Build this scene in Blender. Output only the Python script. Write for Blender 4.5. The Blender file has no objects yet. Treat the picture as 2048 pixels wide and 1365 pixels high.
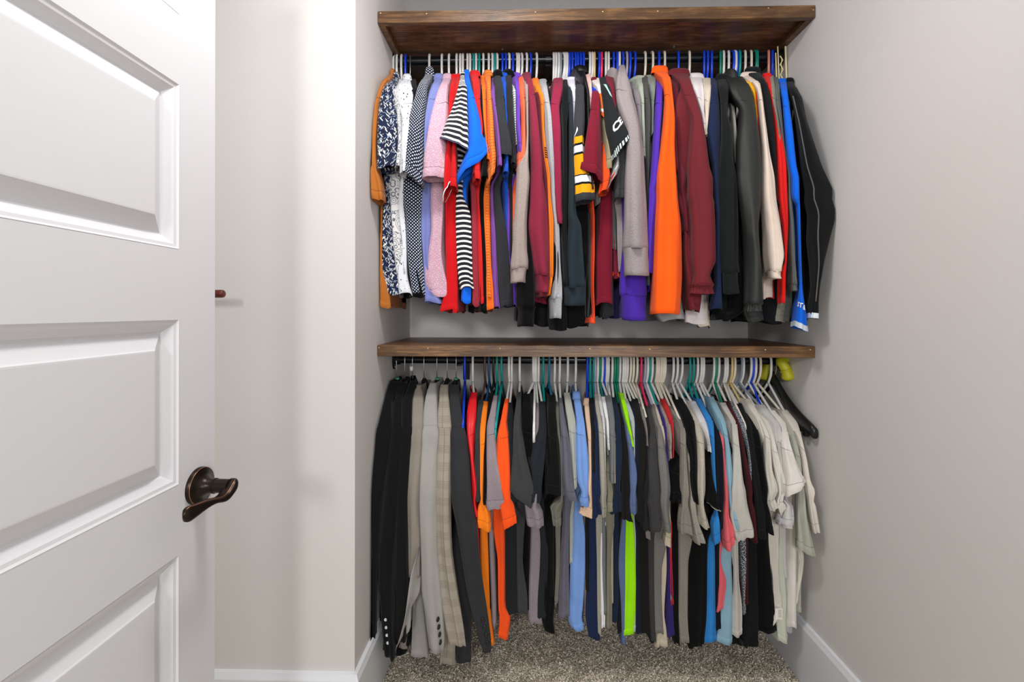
import bpy, bmesh, math, random
import numpy as np
from mathutils import Vector, Matrix
C = bpy.context.scene.collection
SC = bpy.context.scene
PI = math.pi

# ------------------------------------------------------------------ camera, world, lights, exposure
F, CY, CX, YAW, ROLL, CAMZ = 910.2, 621.8, 1024.15, 0.023, 0.0012, 1.2131
cd = bpy.data.cameras.new('camera'); cam = bpy.data.objects.new('camera', cd); C.objects.link(cam)
cd.sensor_fit = 'HORIZONTAL'; cd.sensor_width = 36.0; cd.lens = F * 36.0 / 2048.0
cd.shift_y = -(682.5 - CY) / 2048.0; cd.clip_start = 0.02
_s, _c = math.sin(YAW), math.cos(YAW)
_r = Vector((_c, _s, 0)); _u = Vector((0, 0, 1)); _f = Vector((-_s, _c, 0))
_rx = _r * math.cos(ROLL) + _u * math.sin(ROLL); _ux = _u * math.cos(ROLL) - _r * math.sin(ROLL)
cam.matrix_world = Matrix(((_rx.x, _ux.x, -_f.x, 0), (_rx.y, _ux.y, -_f.y, 0), (_rx.z, _ux.z, -_f.z, CAMZ), (0, 0, 0, 1)))
SC.camera = cam

def at(px, py, Y):
    """world point at depth Y seen at photo pixel px, py"""
    cr, sr = math.cos(ROLL), math.sin(ROLL)
    a, b = px - CX, py - CY
    u, v = cr * a + sr * b, -sr * a + cr * b
    t = u / F
    X = Y * (t * _c - _s) / (_c + t * _s)
    yc = -_s * X + _c * Y
    return Vector((X, Y, CAMZ - v / F * yc))

w = bpy.data.worlds.new('world'); SC.world = w; w.use_nodes = True
w.node_tree.nodes['Background'].inputs[0].default_value = (0.93, 0.96, 1.0, 1)
w.node_tree.nodes['Background'].inputs[1].default_value = 0.34

def area(name, loc, target, size, power, col=(1, 1, 1), shape='DISK', spread=None):
    d = bpy.data.lights.new(name, 'AREA'); d.shape = shape; d.size = size; d.energy = power; d.color = col
    if spread: d.spread = spread
    o = bpy.data.objects.new(name, d); C.objects.link(o); o.location = loc
    o.rotation_euler = (Vector(target) - Vector(loc)).to_track_quat('-Z', 'Y').to_euler()
    return o
area('hall_light', (-0.41, -2.0, 2.0), (0.1, 1.7, 1.1), 0.45, 41, (1.0, 0.995, 0.985))
pd = bpy.data.lights.new('ceiling_lamp_fill', 'POINT'); pd.energy = 3.5; pd.shadow_soft_size = 0.11; pd.color = (1.0, 0.985, 0.96)  # extra point near the lamp face, added to brighten the ceiling
po = bpy.data.objects.new('ceiling_lamp_fill', pd); C.objects.link(po); po.location = (0.10, 0.62, 2.24)
area('ceiling_lamp_face', (-0.12, 0.72, 2.40), (-0.02, 0.85, 0), 0.22, 17, (1.0, 0.985, 0.96))
area('ceiling_bounce_fill', (0.05, 0.30, 1.95), (0.05, 0.55, 2.43), 0.35, 4, (0.95, 0.98, 1.0))  # added uplight without a visible source, lifts the ceiling and softens from above
area('low_front_fill', (0.62, -1.6, 1.25), (0.0, 1.8, 1.1), 0.9, 27, (0.96, 0.98, 1.0))  # added low fill for the lower clothes and back wall, no real window

SC.view_settings.view_transform = 'Standard'; SC.view_settings.look = 'None'
SC.view_settings.gamma = 1.0; SC.view_settings.use_curve_mapping = False
SC.view_settings.exposure = -0.33

# ------------------------------------------------------------------ helpers
def lin(h):
    if isinstance(h, str): h = [int(h[i:i + 2], 16) / 255 for i in (0, 2, 4)]
    return tuple((c / 12.92 if c <= 0.04045 else ((c + 0.055) / 1.055) ** 2.4) for c in h[:3])

class Nodes:
    def __init__(s, m):
        s.t = m.node_tree; s.n = s.t.nodes; s.l = s.t.links
        s.b = s.n['Principled BSDF']
    def new(s, k, **kw):
        x = s.n.new(k)
        for a, v in kw.items(): setattr(x, a, v)
        return x
    def put(s, sock, v):
        if isinstance(v, bpy.types.NodeSocket): s.l.new(v, sock)
        else: sock.default_value = v
    def math(s, op, a, b=0.0, c=0.0):
        x = s.new('ShaderNodeMath', operation=op)
        s.put(x.inputs[0], a); s.put(x.inputs[1], b)
        if op in ('COMPARE', 'MULTIPLY_ADD', 'SMOOTH_MIN'): s.put(x.inputs[2], c)
        return x.outputs[0]
    def mix(s, f, a, b, mode='MIX'):
        x = s.new('ShaderNodeMix', data_type='RGBA', blend_type=mode)
        s.put(x.inputs[0], f)
        for sk, v in ((x.inputs[6], a), (x.inputs[7], b)):
            if isinstance(v, (str, tuple)): sk.default_value = (*lin(v), 1) if isinstance(v, str) else (*v[:3], 1)
            else: s.l.new(v, sk)
        return x.outputs[2]
    def noise(s, vec, scale, detail=2.0, rough=0.5, dist=0.0):
        x = s.new('ShaderNodeTexNoise'); s.l.new(vec, x.inputs['Vector'])
        x.inputs['Scale'].default_value = scale; x.inputs['Detail'].default_value = detail
        x.inputs['Roughness'].default_value = rough; x.inputs['Distortion'].default_value = dist
        return x.outputs['Fac']
    def vor(s, vec, scale, rand=1.0, feature='F1', out='Distance'):
        x = s.new('ShaderNodeTexVoronoi', feature=feature); s.l.new(vec, x.inputs['Vector'])
        x.inputs['Scale'].default_value = scale; x.inputs['Randomness'].default_value = rand
        return x.outputs[out]
    def mapping(s, vec, scale=(1, 1, 1), rot=(0, 0, 0), loc=(0, 0, 0)):
        x = s.new('ShaderNodeMapping'); s.l.new(vec, x.inputs[0])
        x.inputs['Scale'].default_value = scale; x.inputs['Rotation'].default_value = rot; x.inputs['Location'].default_value = loc
        return x.outputs[0]
    def ramp(s, f, stops, interp='LINEAR'):
        x = s.new('ShaderNodeValToRGB'); s.put(x.inputs[0], f); r = x.color_ramp; r.interpolation = interp
        while len(r.elements) < len(stops): r.elements.new(0.5)
        for e, (p, c) in zip(r.elements, stops): e.position = p
        for e, (p, c) in zip(r.elements, stops): e.color = (*(lin(c) if isinstance(c, str) else (c, c, c)), 1)
        return x.outputs[0]
    def bump(s, h, strength, dist, prev=None):
        x = s.new('ShaderNodeBump'); s.l.new(h, x.inputs['Height'])
        x.inputs['Strength'].default_value = strength; x.inputs['Distance'].default_value = dist
        if prev: s.l.new(prev, x.inputs['Normal'])
        return x.outputs[0]

def new_mat(name):
    m = bpy.data.materials.new(name); m.use_nodes = True
    return m, Nodes(m)

_mats = {}
def plastic(name, h, rough=0.3, metal=0.0, bump=None):
    k = ('p', name, h, rough, metal)
    if k in _mats: return _mats[k]
    m, n = new_mat(name)
    tc = n.new('ShaderNodeTexCoord').outputs['Object']
    nz = n.noise(tc, 60, 3)
    c = lin(h)
    vr = 0.012 if 'paint' in name else 0.06
    n.l.new(n.mix(nz, tuple(x * (1 - vr) for x in c), tuple(min(1, x * (1 + vr)) for x in c)), n.b.inputs['Base Color'])
    n.b.inputs['Roughness'].default_value = rough; n.b.inputs['Metallic'].default_value = metal
    if bump: n.l.new(n.bump(n.noise(tc, bump[0], 3), bump[1], bump[2]), n.b.inputs['Normal'])
    _mats[k] = m
    return m

def fabric(h, style='plain', rough=0.92):
    """woven or knitted cloth; u, v of the UV map are metres along the cloth"""
    k = ('f', h, style, rough)
    if k in _mats: return _mats[k]
    m, n = new_mat('cloth_' + style)
    uv = n.new('ShaderNodeUVMap', uv_map='metres').outputs[0]
    st = n.new('ShaderNodeUVMap', uv_map='share').outputs[0]
    sx = n.new('ShaderNodeSeparateXYZ'); n.l.new(uv, sx.inputs[0]); U, V = sx.outputs[0], sx.outputs[1]
    s2 = n.new('ShaderNodeSeparateXYZ'); n.l.new(st, s2.inputs[0]); TH, T = s2.outputs[0], s2.outputs[1]
    c = lin(h); lm = max(c)
    kd = 0.27 + 0.73 * min(1.0, lm / 0.26)      # photographs of dark cloth read lighter than the cloth is
    c = tuple(x * kd for x in c)
    d = tuple(x * 0.86 for x in c); b = tuple(min(1, x * 1.10) for x in c)
    base = n.mix(n.noise(uv, 9, 3, 0.6), d, b)
    fine = n.noise(uv, 900, 1)
    if style in ('heather', 'heather2', 'suit', 'suitlight'):
        a = {'heather': 1.0, 'heather2': 0.6, 'suit': 0.5, 'suitlight': 0.35}[style]
        g = n.noise(n.mapping(uv, (1, 0.45, 1)), 520, 3, 0.7)
        g = n.ramp(g, [(0.33, 1 - 0.62 * a), (0.67, 1 + 0.0)])
        base = n.mix(1.0, base, g, 'MULTIPLY')
        base = n.mix(0.28 * a, base, tuple(min(1, x * 1.5 + 0.03) for x in c))
    elif style == 'stripe':
        f = n.math('FRACT', n.math('MULTIPLY', V, 1 / 0.0165))
        f = n.math('LESS_THAN', f, 0.40)
        base = n.mix(f, base, 'f2f0ee')
    elif style == 'pinstripe':
        f = n.math('LESS_THAN', n.math('FRACT', n.math('MULTIPLY', V, 1 / 0.0095)), 0.16)
        base = n.mix(f, base, '8a4420')
    elif style == 'greenstripe':
        f = n.math('LESS_THAN', n.math('FRACT', n.math('MULTIPLY', V, 1 / 0.0085)), 0.3)
        base = n.mix(f, base, '3d5a3c')
    elif style == 'dots':
        vv = n.mapping(uv, (1, 1, 1), (0, 0, PI / 4))
        base = n.mix(n.math('LESS_THAN', n.vor(vv, 135, 0.0), 0.26), base, 'dfe4ee')
    elif style in ('micro', 'micro3'):
        vv = n.mapping(uv, (1, 1, 1), (0, 0, PI / 4))
        base = n.mix(n.math('LESS_THAN', n.vor(vv, 300, 0.0), 0.30), base, '9aa2d2' if style == 'micro' else '0c3a90')
    elif style == 'micro2':
        f = n.math('LESS_THAN', n.math('FRACT', n.math('MULTIPLY', n.math('ADD', V, n.math('MULTIPLY', U, 0.35)), 1 / 0.0042)), 0.36)
        base = n.mix(n.math('MULTIPLY', f, n.math('GREATER_THAN', n.noise(uv, 300, 1), 0.42)), base, 'a0607e')
    elif style == 'leaf':
        out = base
        for r, sc, th, col in ((0.55, 185, 0.34, 'b0b4b6'), (-0.6, 170, 0.34, 'd4d2cc'), (1.25, 195, 0.30, '8090a8')):
            vv = n.mapping(n.mapping(uv, (1, 1, 1), (0, 0, r), (r, 0.3, 0)), (1, 0.26, 1))
            wv = n.noise(uv, 40, 2)
            f = n.math('LESS_THAN', n.math('ADD', n.vor(vv, sc, 0.95), n.math('MULTIPLY', wv, 0.22)), th + 0.08)
            out = n.mix(f, out, col)
        base = out
    elif style == 'dash':
        vv = n.mapping(uv, (1, 0.42, 1), (0, 0, 0.7))
        base = n.mix(n.math('LESS_THAN', n.vor(vv, 150, 0.55), 0.20), base, '23283a')
    elif style == 'swirl':
        dd = n.vor(uv, 48, 0.8)
        f = n.math('LESS_THAN', n.math('ABSOLUTE', n.math('SUBTRACT', n.math('FRACT', n.math('MULTIPLY', dd, 4.0)), 0.5)), 0.15)
        base = n.mix(f, base, '6d7078')
    elif style == 'hound':
        x = n.new('ShaderNodeTexChecker'); n.l.new(n.mapping(uv, (1, 1, 1), (0, 0, 0.12)), x.inputs[0]); x.inputs['Scale'].default_value = 430
        x.inputs[1].default_value = (*lin('aaa298'), 1); x.inputs[2].default_value = (*lin('4d4842'), 1)
        base = n.mix(0.8, base, x.outputs[0])
    elif style == 'plaid':
        a1 = n.math('LESS_THAN', n.math('FRACT', n.math('MULTIPLY', V, 1 / 0.0036)), 0.34)
        big = n.math('LESS_THAN', n.math('FRACT', n.math('MULTIPLY', V, 1 / 0.052)), 0.5)
        a2 = n.math('LESS_THAN', n.math('FRACT', n.math('MULTIPLY', U, 1 / 0.04)), 0.06)
        f = n.math('MAXIMUM', n.math('MULTIPLY', a1, n.math('MULTIPLY_ADD', big, 0.45, 0.18)), n.math('MULTIPLY', a2, 0.5))
        base = n.mix(f, base, '584f42')
    elif style == 'bands':
        k0 = '34363a'; y0 = 'e29a14'; w0 = 'dcdcde'; b0 = '101012'
        base = n.ramp(T, [(0.0, '34363a'), (0.515, y0), (0.56, b0), (0.575, w0), (0.625, b0), (0.64, y0), (0.775, b0), (0.785, w0), (0.83, b0), (0.845, y0), (0.905, k0)], 'CONSTANT')
    elif style == 'trim':
        base = n.ramp(T, [(0.0, h), (0.80, 'e8e8e8'), (0.85, '1c1c1e'), (0.92, 'b02430')], 'CONSTANT')
    elif style == 'orangeline':
        base = n.ramp(T, [(0.0, 'e8ded8'), (0.42, 'e06a20'), (0.8, 'd8661e')], 'CONSTANT')
    elif style in ('speckle', 'speckle2'):
        f = n.math('GREATER_THAN', n.noise(uv, 420, 2, 0.6), 0.60 if style == 'speckle' else 0.54)
        base = n.mix(f, base, '70747a' if style == 'speckle' else 'c4ccd4')
    base = n.mix(0.10, base, n.mix(fine, (0, 0, 0), (1, 1, 1)), 'OVERLAY')
    n.l.new(base, n.b.inputs['Base Color'])
    n.b.inputs['Roughness'].default_value = rough
    n.b.inputs['Specular IOR Level'].default_value = 0.12 if rough > 0.7 else 0.45
    lum = max(c)
    if rough > 0.7:
        n.b.inputs['Sheen Weight'].default_value = 0.06
        n.b.inputs['Sheen Roughness'].default_value = 0.5
    wr = n.noise(n.mapping(uv, (1.0, 0.5, 1), (0, 0, 0.25)), 15, 1.6, 0.45, 0.5)
    b1 = n.bump(wr, 0.5, 0.016)
    n.l.new(n.bump(fine, 0.4, 0.001, b1), n.b.inputs['Normal'])
    _mats[k] = m
    return m

def mesh_obj(name, v, f, mat, parent=None, smooth=True, uv=None, uv2=None):
    me = bpy.data.meshes.new(name)
    v = np.asarray(v, dtype=np.float32)
    me.from_pydata(v.tolist(), [], f)
    if smooth: me.polygons.foreach_set('use_smooth', np.ones(len(me.polygons), dtype=bool))
    if uv is not None:
        li = np.empty(len(me.loops), dtype=np.int32); me.loops.foreach_get('vertex_index', li)
        me.uv_layers.new(name='metres').data.foreach_set('uv', np.asarray(uv, dtype=np.float32)[li].ravel())
        me.uv_layers.new(name='share').data.foreach_set('uv', np.asarray(uv2, dtype=np.float32)[li].ravel())
    me.materials.append(mat); me.update()
    o = bpy.data.objects.new(name, me); C.objects.link(o)
    if parent is not None: o.parent = parent; o.matrix_parent_inverse = parent.matrix_world.inverted()
    return o

def empty(name, loc, label, cat, group=None):
    o = bpy.data.objects.new(name, None); C.objects.link(o); o.location = loc; o.empty_display_size = 0.05
    o.matrix_world = Matrix.Translation(loc)
    o['label'] = label; o['category'] = cat
    if group: o['group'] = group
    return o

class MB:
    def __init__(s): s.v = []; s.f = []
    def add(s, v, f):
        b = len(s.v); s.v += [tuple(x) for x in v]; s.f += [tuple(b + i for i in q) for q in f]
    def box(s, a, b, r=0.0):
        x0, y0, z0 = a; x1, y1, z1 = b
        if r <= 0:
            s.add([(x0, y0, z0), (x1, y0, z0), (x1, y1, z0), (x0, y1, z0), (x0, y0, z1), (x1, y0, z1), (x1, y1, z1), (x0, y1, z1)],
                  [(0, 3, 2, 1), (4, 5, 6, 7), (0, 1, 5, 4), (1, 2, 6, 5), (2, 3, 7, 6), (3, 0, 4, 7)])
        else:
            rings = []
            for z, i in ((z0, r), (z0 + r, 0), (z1 - r, 0), (z1, r)):
                rings.append([(x0 + i + r, y0 + i, z), (x1 - i - r, y0 + i, z), (x1 - i, y0 + i + r, z), (x1 - i, y1 - i - r, z),
                              (x1 - i - r, y1 - i, z), (x0 + i + r, y1 - i, z), (x0 + i, y1 - i - r, z), (x0 + i, y0 + i + r, z)])
            s.loft(rings, True, True)
    def loft(s, rings, cap0=False, cap1=False, closed=True):
        n = len(rings[0]); b = len(s.v)
        for q in rings: s.v += [tuple(x) for x in q]
        m = n if closed else n - 1
        for i in range(len(rings) - 1):
            for j in range(m):
                k = (j + 1) % n
                s.f.append((b + i * n + j, b + i * n + k, b + (i + 1) * n + k, b + (i + 1) * n + j))
        if cap0: s.f.append(tuple(b + j for j in reversed(range(n))))
        if cap1: s.f.append(tuple(b + (len(rings) - 1) * n + j for j in range(n)))
    def tube(s, pts, r, n=8, caps=True):
        pts = [Vector(p) for p in pts]; rs = r if isinstance(r, (list, tuple)) else [r] * len(pts)
        rings = []; prev = None
        for i, p in enumerate(pts):
            t = (pts[min(i + 1, len(pts) - 1)] - pts[max(i - 1, 0)]).normalized()
            if prev is None: a = t.orthogonal().normalized()
            else: a = (prev - t * prev.dot(t)).normalized()
            prev = a; b = t.cross(a)
            rings.append([p + (a * math.cos(q) + b * math.sin(q)) * rs[i] for q in [2 * PI * j / n for j in range(n)]])
        s.loft(rings, caps, caps)
    def build(s, name, mat, parent=None, smooth=False):
        return mesh_obj(name, s.v, s.f, mat, parent, smooth)

def struct(o): o['kind'] = 'structure'; return o
def auto_smooth(o, deg=40):
    me = o.data; me.polygons.foreach_set('use_smooth', np.ones(len(me.polygons), dtype=bool))
    try: me.set_sharp_from_angle(angle=math.radians(deg))
    except Exception: pass
    return o

# ------------------------------------------------------------------ materials of the room
XL, XR, D0, D1, D2, ZC = -0.4694, 0.9245, 1.2649, 1.4569, 1.89, 2.4266
ZLT, ZLB, ZUT, ZUB, ZBB = 1.1014, 1.0652, 2.1792, 2.1410, 0.2008
YROD, ZRU, ZRL, RR = 1.65, 2.122, 1.0365, 0.0155

m_wall, n = new_mat('painted_wall')
tc = n.new('ShaderNodeTexCoord').outputs['Object']
c1 = n.mix(n.noise(tc, 3, 2), 'ccc8c4', 'd0ccc9')
n.l.new(c1, n.b.inputs['Base Color']); n.b.inputs['Roughness'].default_value = 0.8; n.b.inputs['Specular IOR Level'].default_value = 0.2
n.l.new(n.bump(n.noise(tc, 170, 4, 0.6), 0.16, 0.0014), n.b.inputs['Normal'])
m_ceil = plastic('ceiling_paint', 'dfe1e4', 0.9, bump=(150, 0.2, 0.001))
m_trim = plastic('trim_paint', 'dcdde0', 0.45)
m_door = plastic('door_paint', 'd6d6d8', 0.42, bump=(260, 0.06, 0.0006))
m_black = plastic('black_metal', '0b0c0e', 0.32, 0.0)
m_rod = plastic('black_rod', '14181c', 0.22, 0.3)
m_bronze = plastic('oil_rubbed_bronze', '2a211b', 0.33, 0.75, bump=(90, 0.08, 0.001))
m_copper = plastic('worn_copper_edge', 'a87858', 0.35, 0.8)
m_screw = plastic('screw_metal', 'b8b8b4', 0.3, 0.9)
m_brass = plastic('brass_nail', 'c8a86a', 0.35, 0.8)
m_redwood = plastic('reddish_wood', '5a1c10', 0.4)

def wood(name, dark, mid, light, rough):
    m, n = new_mat(name)
    tc = n.new('ShaderNodeTexCoord').outputs['Object']
    g = n.noise(n.mapping(tc, (1.6, 14, 30)), 3.2, 6, 0.62, 1.6)
    fine = n.noise(n.mapping(tc, (7, 120, 260)), 3, 3, 0.6)
    blot = n.noise(n.mapping(tc, (3.0, 9, 9)), 2.2, 5, 0.65, 0.5)
    col = n.ramp(g, [(0.30, dark), (0.50, mid), (0.72, light)])
    col = n.mix(n.math('MULTIPLY', fine, 0.75), col, dark)
    col = n.mix(n.ramp(blot, [(0.42, 0.65), (0.62, 0.0)]), col, dark)
    kn = n.vor(n.mapping(tc, (1.1, 3, 5)), 2.6)
    col = n.mix(n.ramp(kn, [(0.03, 0.85), (0.09, 0.0)]), col, '170c06')
    n.l.new(col, n.b.inputs['Base Color']); n.b.inputs['Roughness'].default_value = rough
    n.l.new(n.bump(g, 0.25, 0.002, n.bump(fine, 0.25, 0.0008)), n.b.inputs['Normal'])
    return m
m_wood = wood('stained_pine', '3a2616', '805a36', 'b08450', 0.33)
m_wood2 = wood('stained_plywood', '3a2010', '8c5a34', 'b88050', 0.42)

# ------------------------------------------------------------------ room
XW, Y0 = -1.45, -0.9
def slab(name, a, b, mat):
    q = MB(); q.box(a, b); return struct(q.build(name, mat))
T = 0.1
slab('wall_back', (XL - T, D2, 0), (XR + T, D2 + T, ZC), m_wall)
slab('wall_right', (XR, Y0, 0), (XR + T, D2, ZC), m_wall)
slab('wall_niche_left', (XL - T, D0 + T, 0), (XL, D2, ZC), m_wall)
slab('wall_front_left', (XW, D0, 0), (XL, D0 + T, ZC), m_wall)
slab('wall_left', (XW - T, 0.02, 0), (XW, D0, ZC), m_wall)
slab('ceiling', (XW - T, Y0, ZC), (XR + T, D2 + T, ZC + T), m_ceil)

m_carpet, n = new_mat('taupe_carpet')
tc = n.new('ShaderNodeTexCoord').outputs['Object']
col = n.ramp(n.noise(tc, 240, 4, 0.75), [(0.38, '3c3022'), (0.45, 'b8a88c'), (0.52, 'f4e9d6'), (0.64, 'fffcf6')])
col = n.mix(n.ramp(n.noise(tc, 14, 3), [(0.35, 0.22), (0.6, 0.0)]), col, '5c4e3e')
n.l.new(col, n.b.inputs['Base Color']); n.b.inputs['Roughness'].default_value = 1.0; n.b.inputs['Specular IOR Level'].default_value = 0.0
n.l.new(n.bump(n.noise(tc, 200, 4, 0.7), 0.6, 0.006), n.b.inputs['Normal'])
floor = slab('floor', (XW - T, Y0, -0.05), (XR + T, D2 + T, 0.0), m_carpet)

# carpet tufts: little bent blades, one uncountable pile
rng = np.random.default_rng(7)
def tufts():
    NT = 60000
    x = rng.uniform(XL + 0.02, XR - 0.02, NT); y = rng.uniform(1.22, D2 - 0.02, NT)
    a = rng.uniform(0, 2 * PI, NT); h = rng.uniform(0.003, 0.008, NT); ww = rng.uniform(0.0014, 0.0030, NT)
    lx, ly = rng.normal(0, 0.011, NT), rng.normal(-0.004, 0.011, NT)
    base = np.stack([x, y, np.zeros(NT)], 1); dx = np.stack([np.cos(a) * ww, np.sin(a) * ww, np.zeros(NT)], 1)
    top = base + np.stack([lx, ly, h], 1)
    v = np.stack([base - dx, base + dx, top + dx * 0.8, top - dx * 0.8], 1).reshape(-1, 3)
    f = np.arange(NT * 4).reshape(-1, 4).tolist()
    o = mesh_obj('carpet_pile', v, f, m_carpet, None, False)
    o['kind'] = 'stuff'; o['label'] = 'short speckled taupe carpet pile under the hanging clothes'; o['category'] = 'carpet'
tufts()

def baseboard(name, poly, h=ZBB, t=0.017):
    """poly: wall-face points in order with the room on the given side: list of ((x,y),(nx,ny))"""
    q = MB(); prof = [(0, 0), (t, 0), (t, h - 0.016), (t - 0.004, h - 0.006), (t - 0.006, h), (0, h)]
    rings = [[(p[0] + nn[0] * d, p[1] + nn[1] * d, z) for d, z in prof] for p, nn in poly]
    q.loft(rings, True, True)
    return struct(q.build(name, m_trim))
baseboard('baseboard_front_left', [((XW, D0), (0, -1)), ((XL, D0), (1, -1))])
baseboard('baseboard_niche_left', [((XL, D0), (1, -1)), ((XL, D2), (1, -1))])
baseboard('baseboard_back', [((XL, D2), (1, -1)), ((XR, D2), (-1, -1))])
baseboard('baseboard_right', [((XR, D2), (-1, -1)), ((XR, Y0), (-1, 0))])
q = MB()   # caulk bead on the niche's outside corner
q.box((XL - 0.004, D0 - 0.0008, ZBB), (XL + 0.0008, D0 + 0.004, ZC)); struct(q.build('trim_corner_bead', m_wall))

# ------------------------------------------------------------------ door
def solve_Y(px, X):
    lo, hi = 0.1, 3.0
    for _ in range(50):
        mid = (lo + hi) / 2
        if at(px, CY, mid).x < X: hi = mid
        else: lo = mid
    return lo
YP = 0.775
XD = at(357.5, 640, YP).x
YE = solve_Y(430, XD)
def zpx(py): return at(357.5, py, YP).z
pans = [(zpx(969), zpx(640)), (zpx(498.4), zpx(169.7)), (zpx(28.5), zpx(28.5) + 0.282), (zpx(1111.8) - 0.282, zpx(1111.8))]
zl = pans[3][0] - 0.118; pans.append((zl - 0.282, zl))
YH = YE - 0.762
pans = sorted(pans)
door = empty('door', (XD - 0.0175, YH, 0), 'white five panel interior door standing open', 'door')
door['kind'] = 'structure'; door.name = 'door_1'
del door['category']
q = MB(); XB = XD - 0.035
zs = [0.012] + [z for p in pans for z in p] + [2.06]
ya, yb = YH + (YE - YP), YP
q.box((XB, YH, 0.012), (XD - 0.018, YE, 2.06))
q.box((XD - 0.0181, YH, 0.012), (XD, ya, 2.06)); q.box((XD - 0.0181, yb, 0.012), (XD, YE, 2.06))
for i in range(0, len(zs), 2): q.box((XD - 0.0181, ya, zs[i]), (XD, yb, zs[i + 1]))
q.build('door_slab', m_door, door)
for z0, z1 in pans:
    q = MB()
    prof = [(0, 0.0005), (0.003, -0.002), (0.008, -0.003), (0.012, -0.0065), (0.019, -0.0120), (0.021, -0.0145), (0.0235, -0.0150), (0.047, -0.0030), (0.0495, -0.0010), (0.052, -0.0008)]
    rings = [[(XD + d, ya + i, z0 + i), (XD + d, yb - i, z0 + i), (XD + d, yb - i, z1 - i), (XD + d, ya + i, z1 - i)] for i, d in prof]
    q.loft(rings, False, True)
    o = q.build('panel', m_door, door)
# latch edge plate
q = MB(); q.box((XD - 0.030, YE - 0.001, 0.86), (XD - 0.006, YE + 0.0012, 0.96)); q.build('latch_plate', m_bronze, door)

# lever handle
hc = at(397, 972, solve_Y(397, XD)); hy, hz = hc.y, hc.z
hd = bpy.data.objects.new('handle', None); C.objects.link(hd); hd.matrix_world = Matrix.Translation((XD, hy, hz))
hd.parent = door; hd.matrix_parent_inverse = door.matrix_world.inverted()
def disc_x(q, x0, prof, cy, cz, n=36):
    q.loft([[(x0 + d, cy + r * math.cos(2 * PI * j / n), cz + r * math.sin(2 * PI * j / n)) for j in range(n)] for d, r in prof], False, True)
q = MB(); disc_x(q, XD, [(0, 0.0335), (0.004, 0.0335), (0.007, 0.032), (0.0085, 0.029), (0.010, 0.024), (0.0125, 0.019), (0.020, 0.014), (0.028, 0.0122), (0.030, 0.0122)], hy, hz)
auto_smooth(q.build('rose', m_bronze, hd), 35)
q = MB(); disc_x(q, XD + 0.0285, [(0, 0.0125), (0.001, 0.0138), (0.004, 0.0138), (0.005, 0.0125), (0.030, 0.0122)], hy, hz); auto_smooth(q.build('neck', m_bronze, hd), 35)
q = MB(); rings = []; edge = []
NL = 30; xx = XD + 0.060
for i in range(NL):
    t = i / (NL - 1)
    yy = hy + 0.013 - 0.130 * t
    zc = hz + 0.003 - 0.016 * min(1, t / 0.28) ** 2 * (3 - 2 * min(1, t / 0.28)) + 0.003 * math.sin(max(0, t - 0.3) / 0.7 * PI * 1.6) + 0.013 * max(0, (t - 0.35) / 0.65)
    hw = 0.0135 - 0.0075 * t
    hh = 0.0135 - 0.0090 * math.sin(min(1, t / 0.5) * PI / 2) + 0.0105 * max(0, (t - 0.4) / 0.6) ** 1.3
    if t < 0.12: k = math.sqrt(max(0.0, 1 - ((0.12 - t) / 0.12) ** 2)) * 0.9 + 0.1; hw *= k; hh *= k
    if t > 0.88: k = math.sqrt(max(0.0, 1 - ((t - 0.88) / 0.12) ** 2)) * 0.9 + 0.1; hw *= k; hh *= k
    rings.append([(xx + hw * math.copysign(abs(math.cos(a)) ** 0.7, math.cos(a)), yy, zc + hh * math.copysign(abs(math.sin(a)) ** 0.8, math.sin(a))) for a in [2 * PI * j / 20 for j in range(20)]])
    edge.append((xx + hw * 0.55, yy, zc + hh * 0.96))
q.loft(rings, True, True); auto_smooth(q.build('lever', m_bronze, hd), 50)
q = MB(); q.tube(edge[2:-1], 0.0008, 6); q.build('worn_edge', m_copper, hd, True)
q = MB(); n_ = 40; q.tube([(XD + 0.0075, hy + 0.0325 * math.cos(2 * PI * j / n_), hz + 0.0325 * math.sin(2 * PI * j / n_)) for j in range(n_ + 1)], 0.0006, 6, False); q.build('worn_rim', m_copper, hd, True)

# reddish wooden rod whose end shows past the door's edge
tip = at(449, 588, 1.17); rr = 0.0105
rod = empty('wooden_rod', (XW, 1.17, tip.z), 'reddish brown wooden rod end poking out behind the open white door', 'rod')
q = MB()
q.loft([[(x, 1.17 + r * math.cos(2 * PI * j / 20), tip.z + r * math.sin(2 * PI * j / 20)) for j in range(20)] for x, r in
        [(XW, rr), (tip.x - 0.008, rr), (tip.x - 0.003, rr * 0.93), (tip.x - 0.0008, rr * 0.7), (tip.x, rr * 0.3)]], False, True)
auto_smooth(q.build('rod_shaft', m_redwood, rod), 50)
q = MB(); q.loft([[(XW + d, 1.17 + r * math.cos(2 * PI * j / 20), tip.z + r * math.sin(2 * PI * j / 20)) for j in range(20)] for d, r in [(0, 0.03), (0.004, 0.03), (0.006, 0.02), (0.02, 0.016)]], False, True)
q.build('rod_socket', m_bronze, rod)

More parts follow.
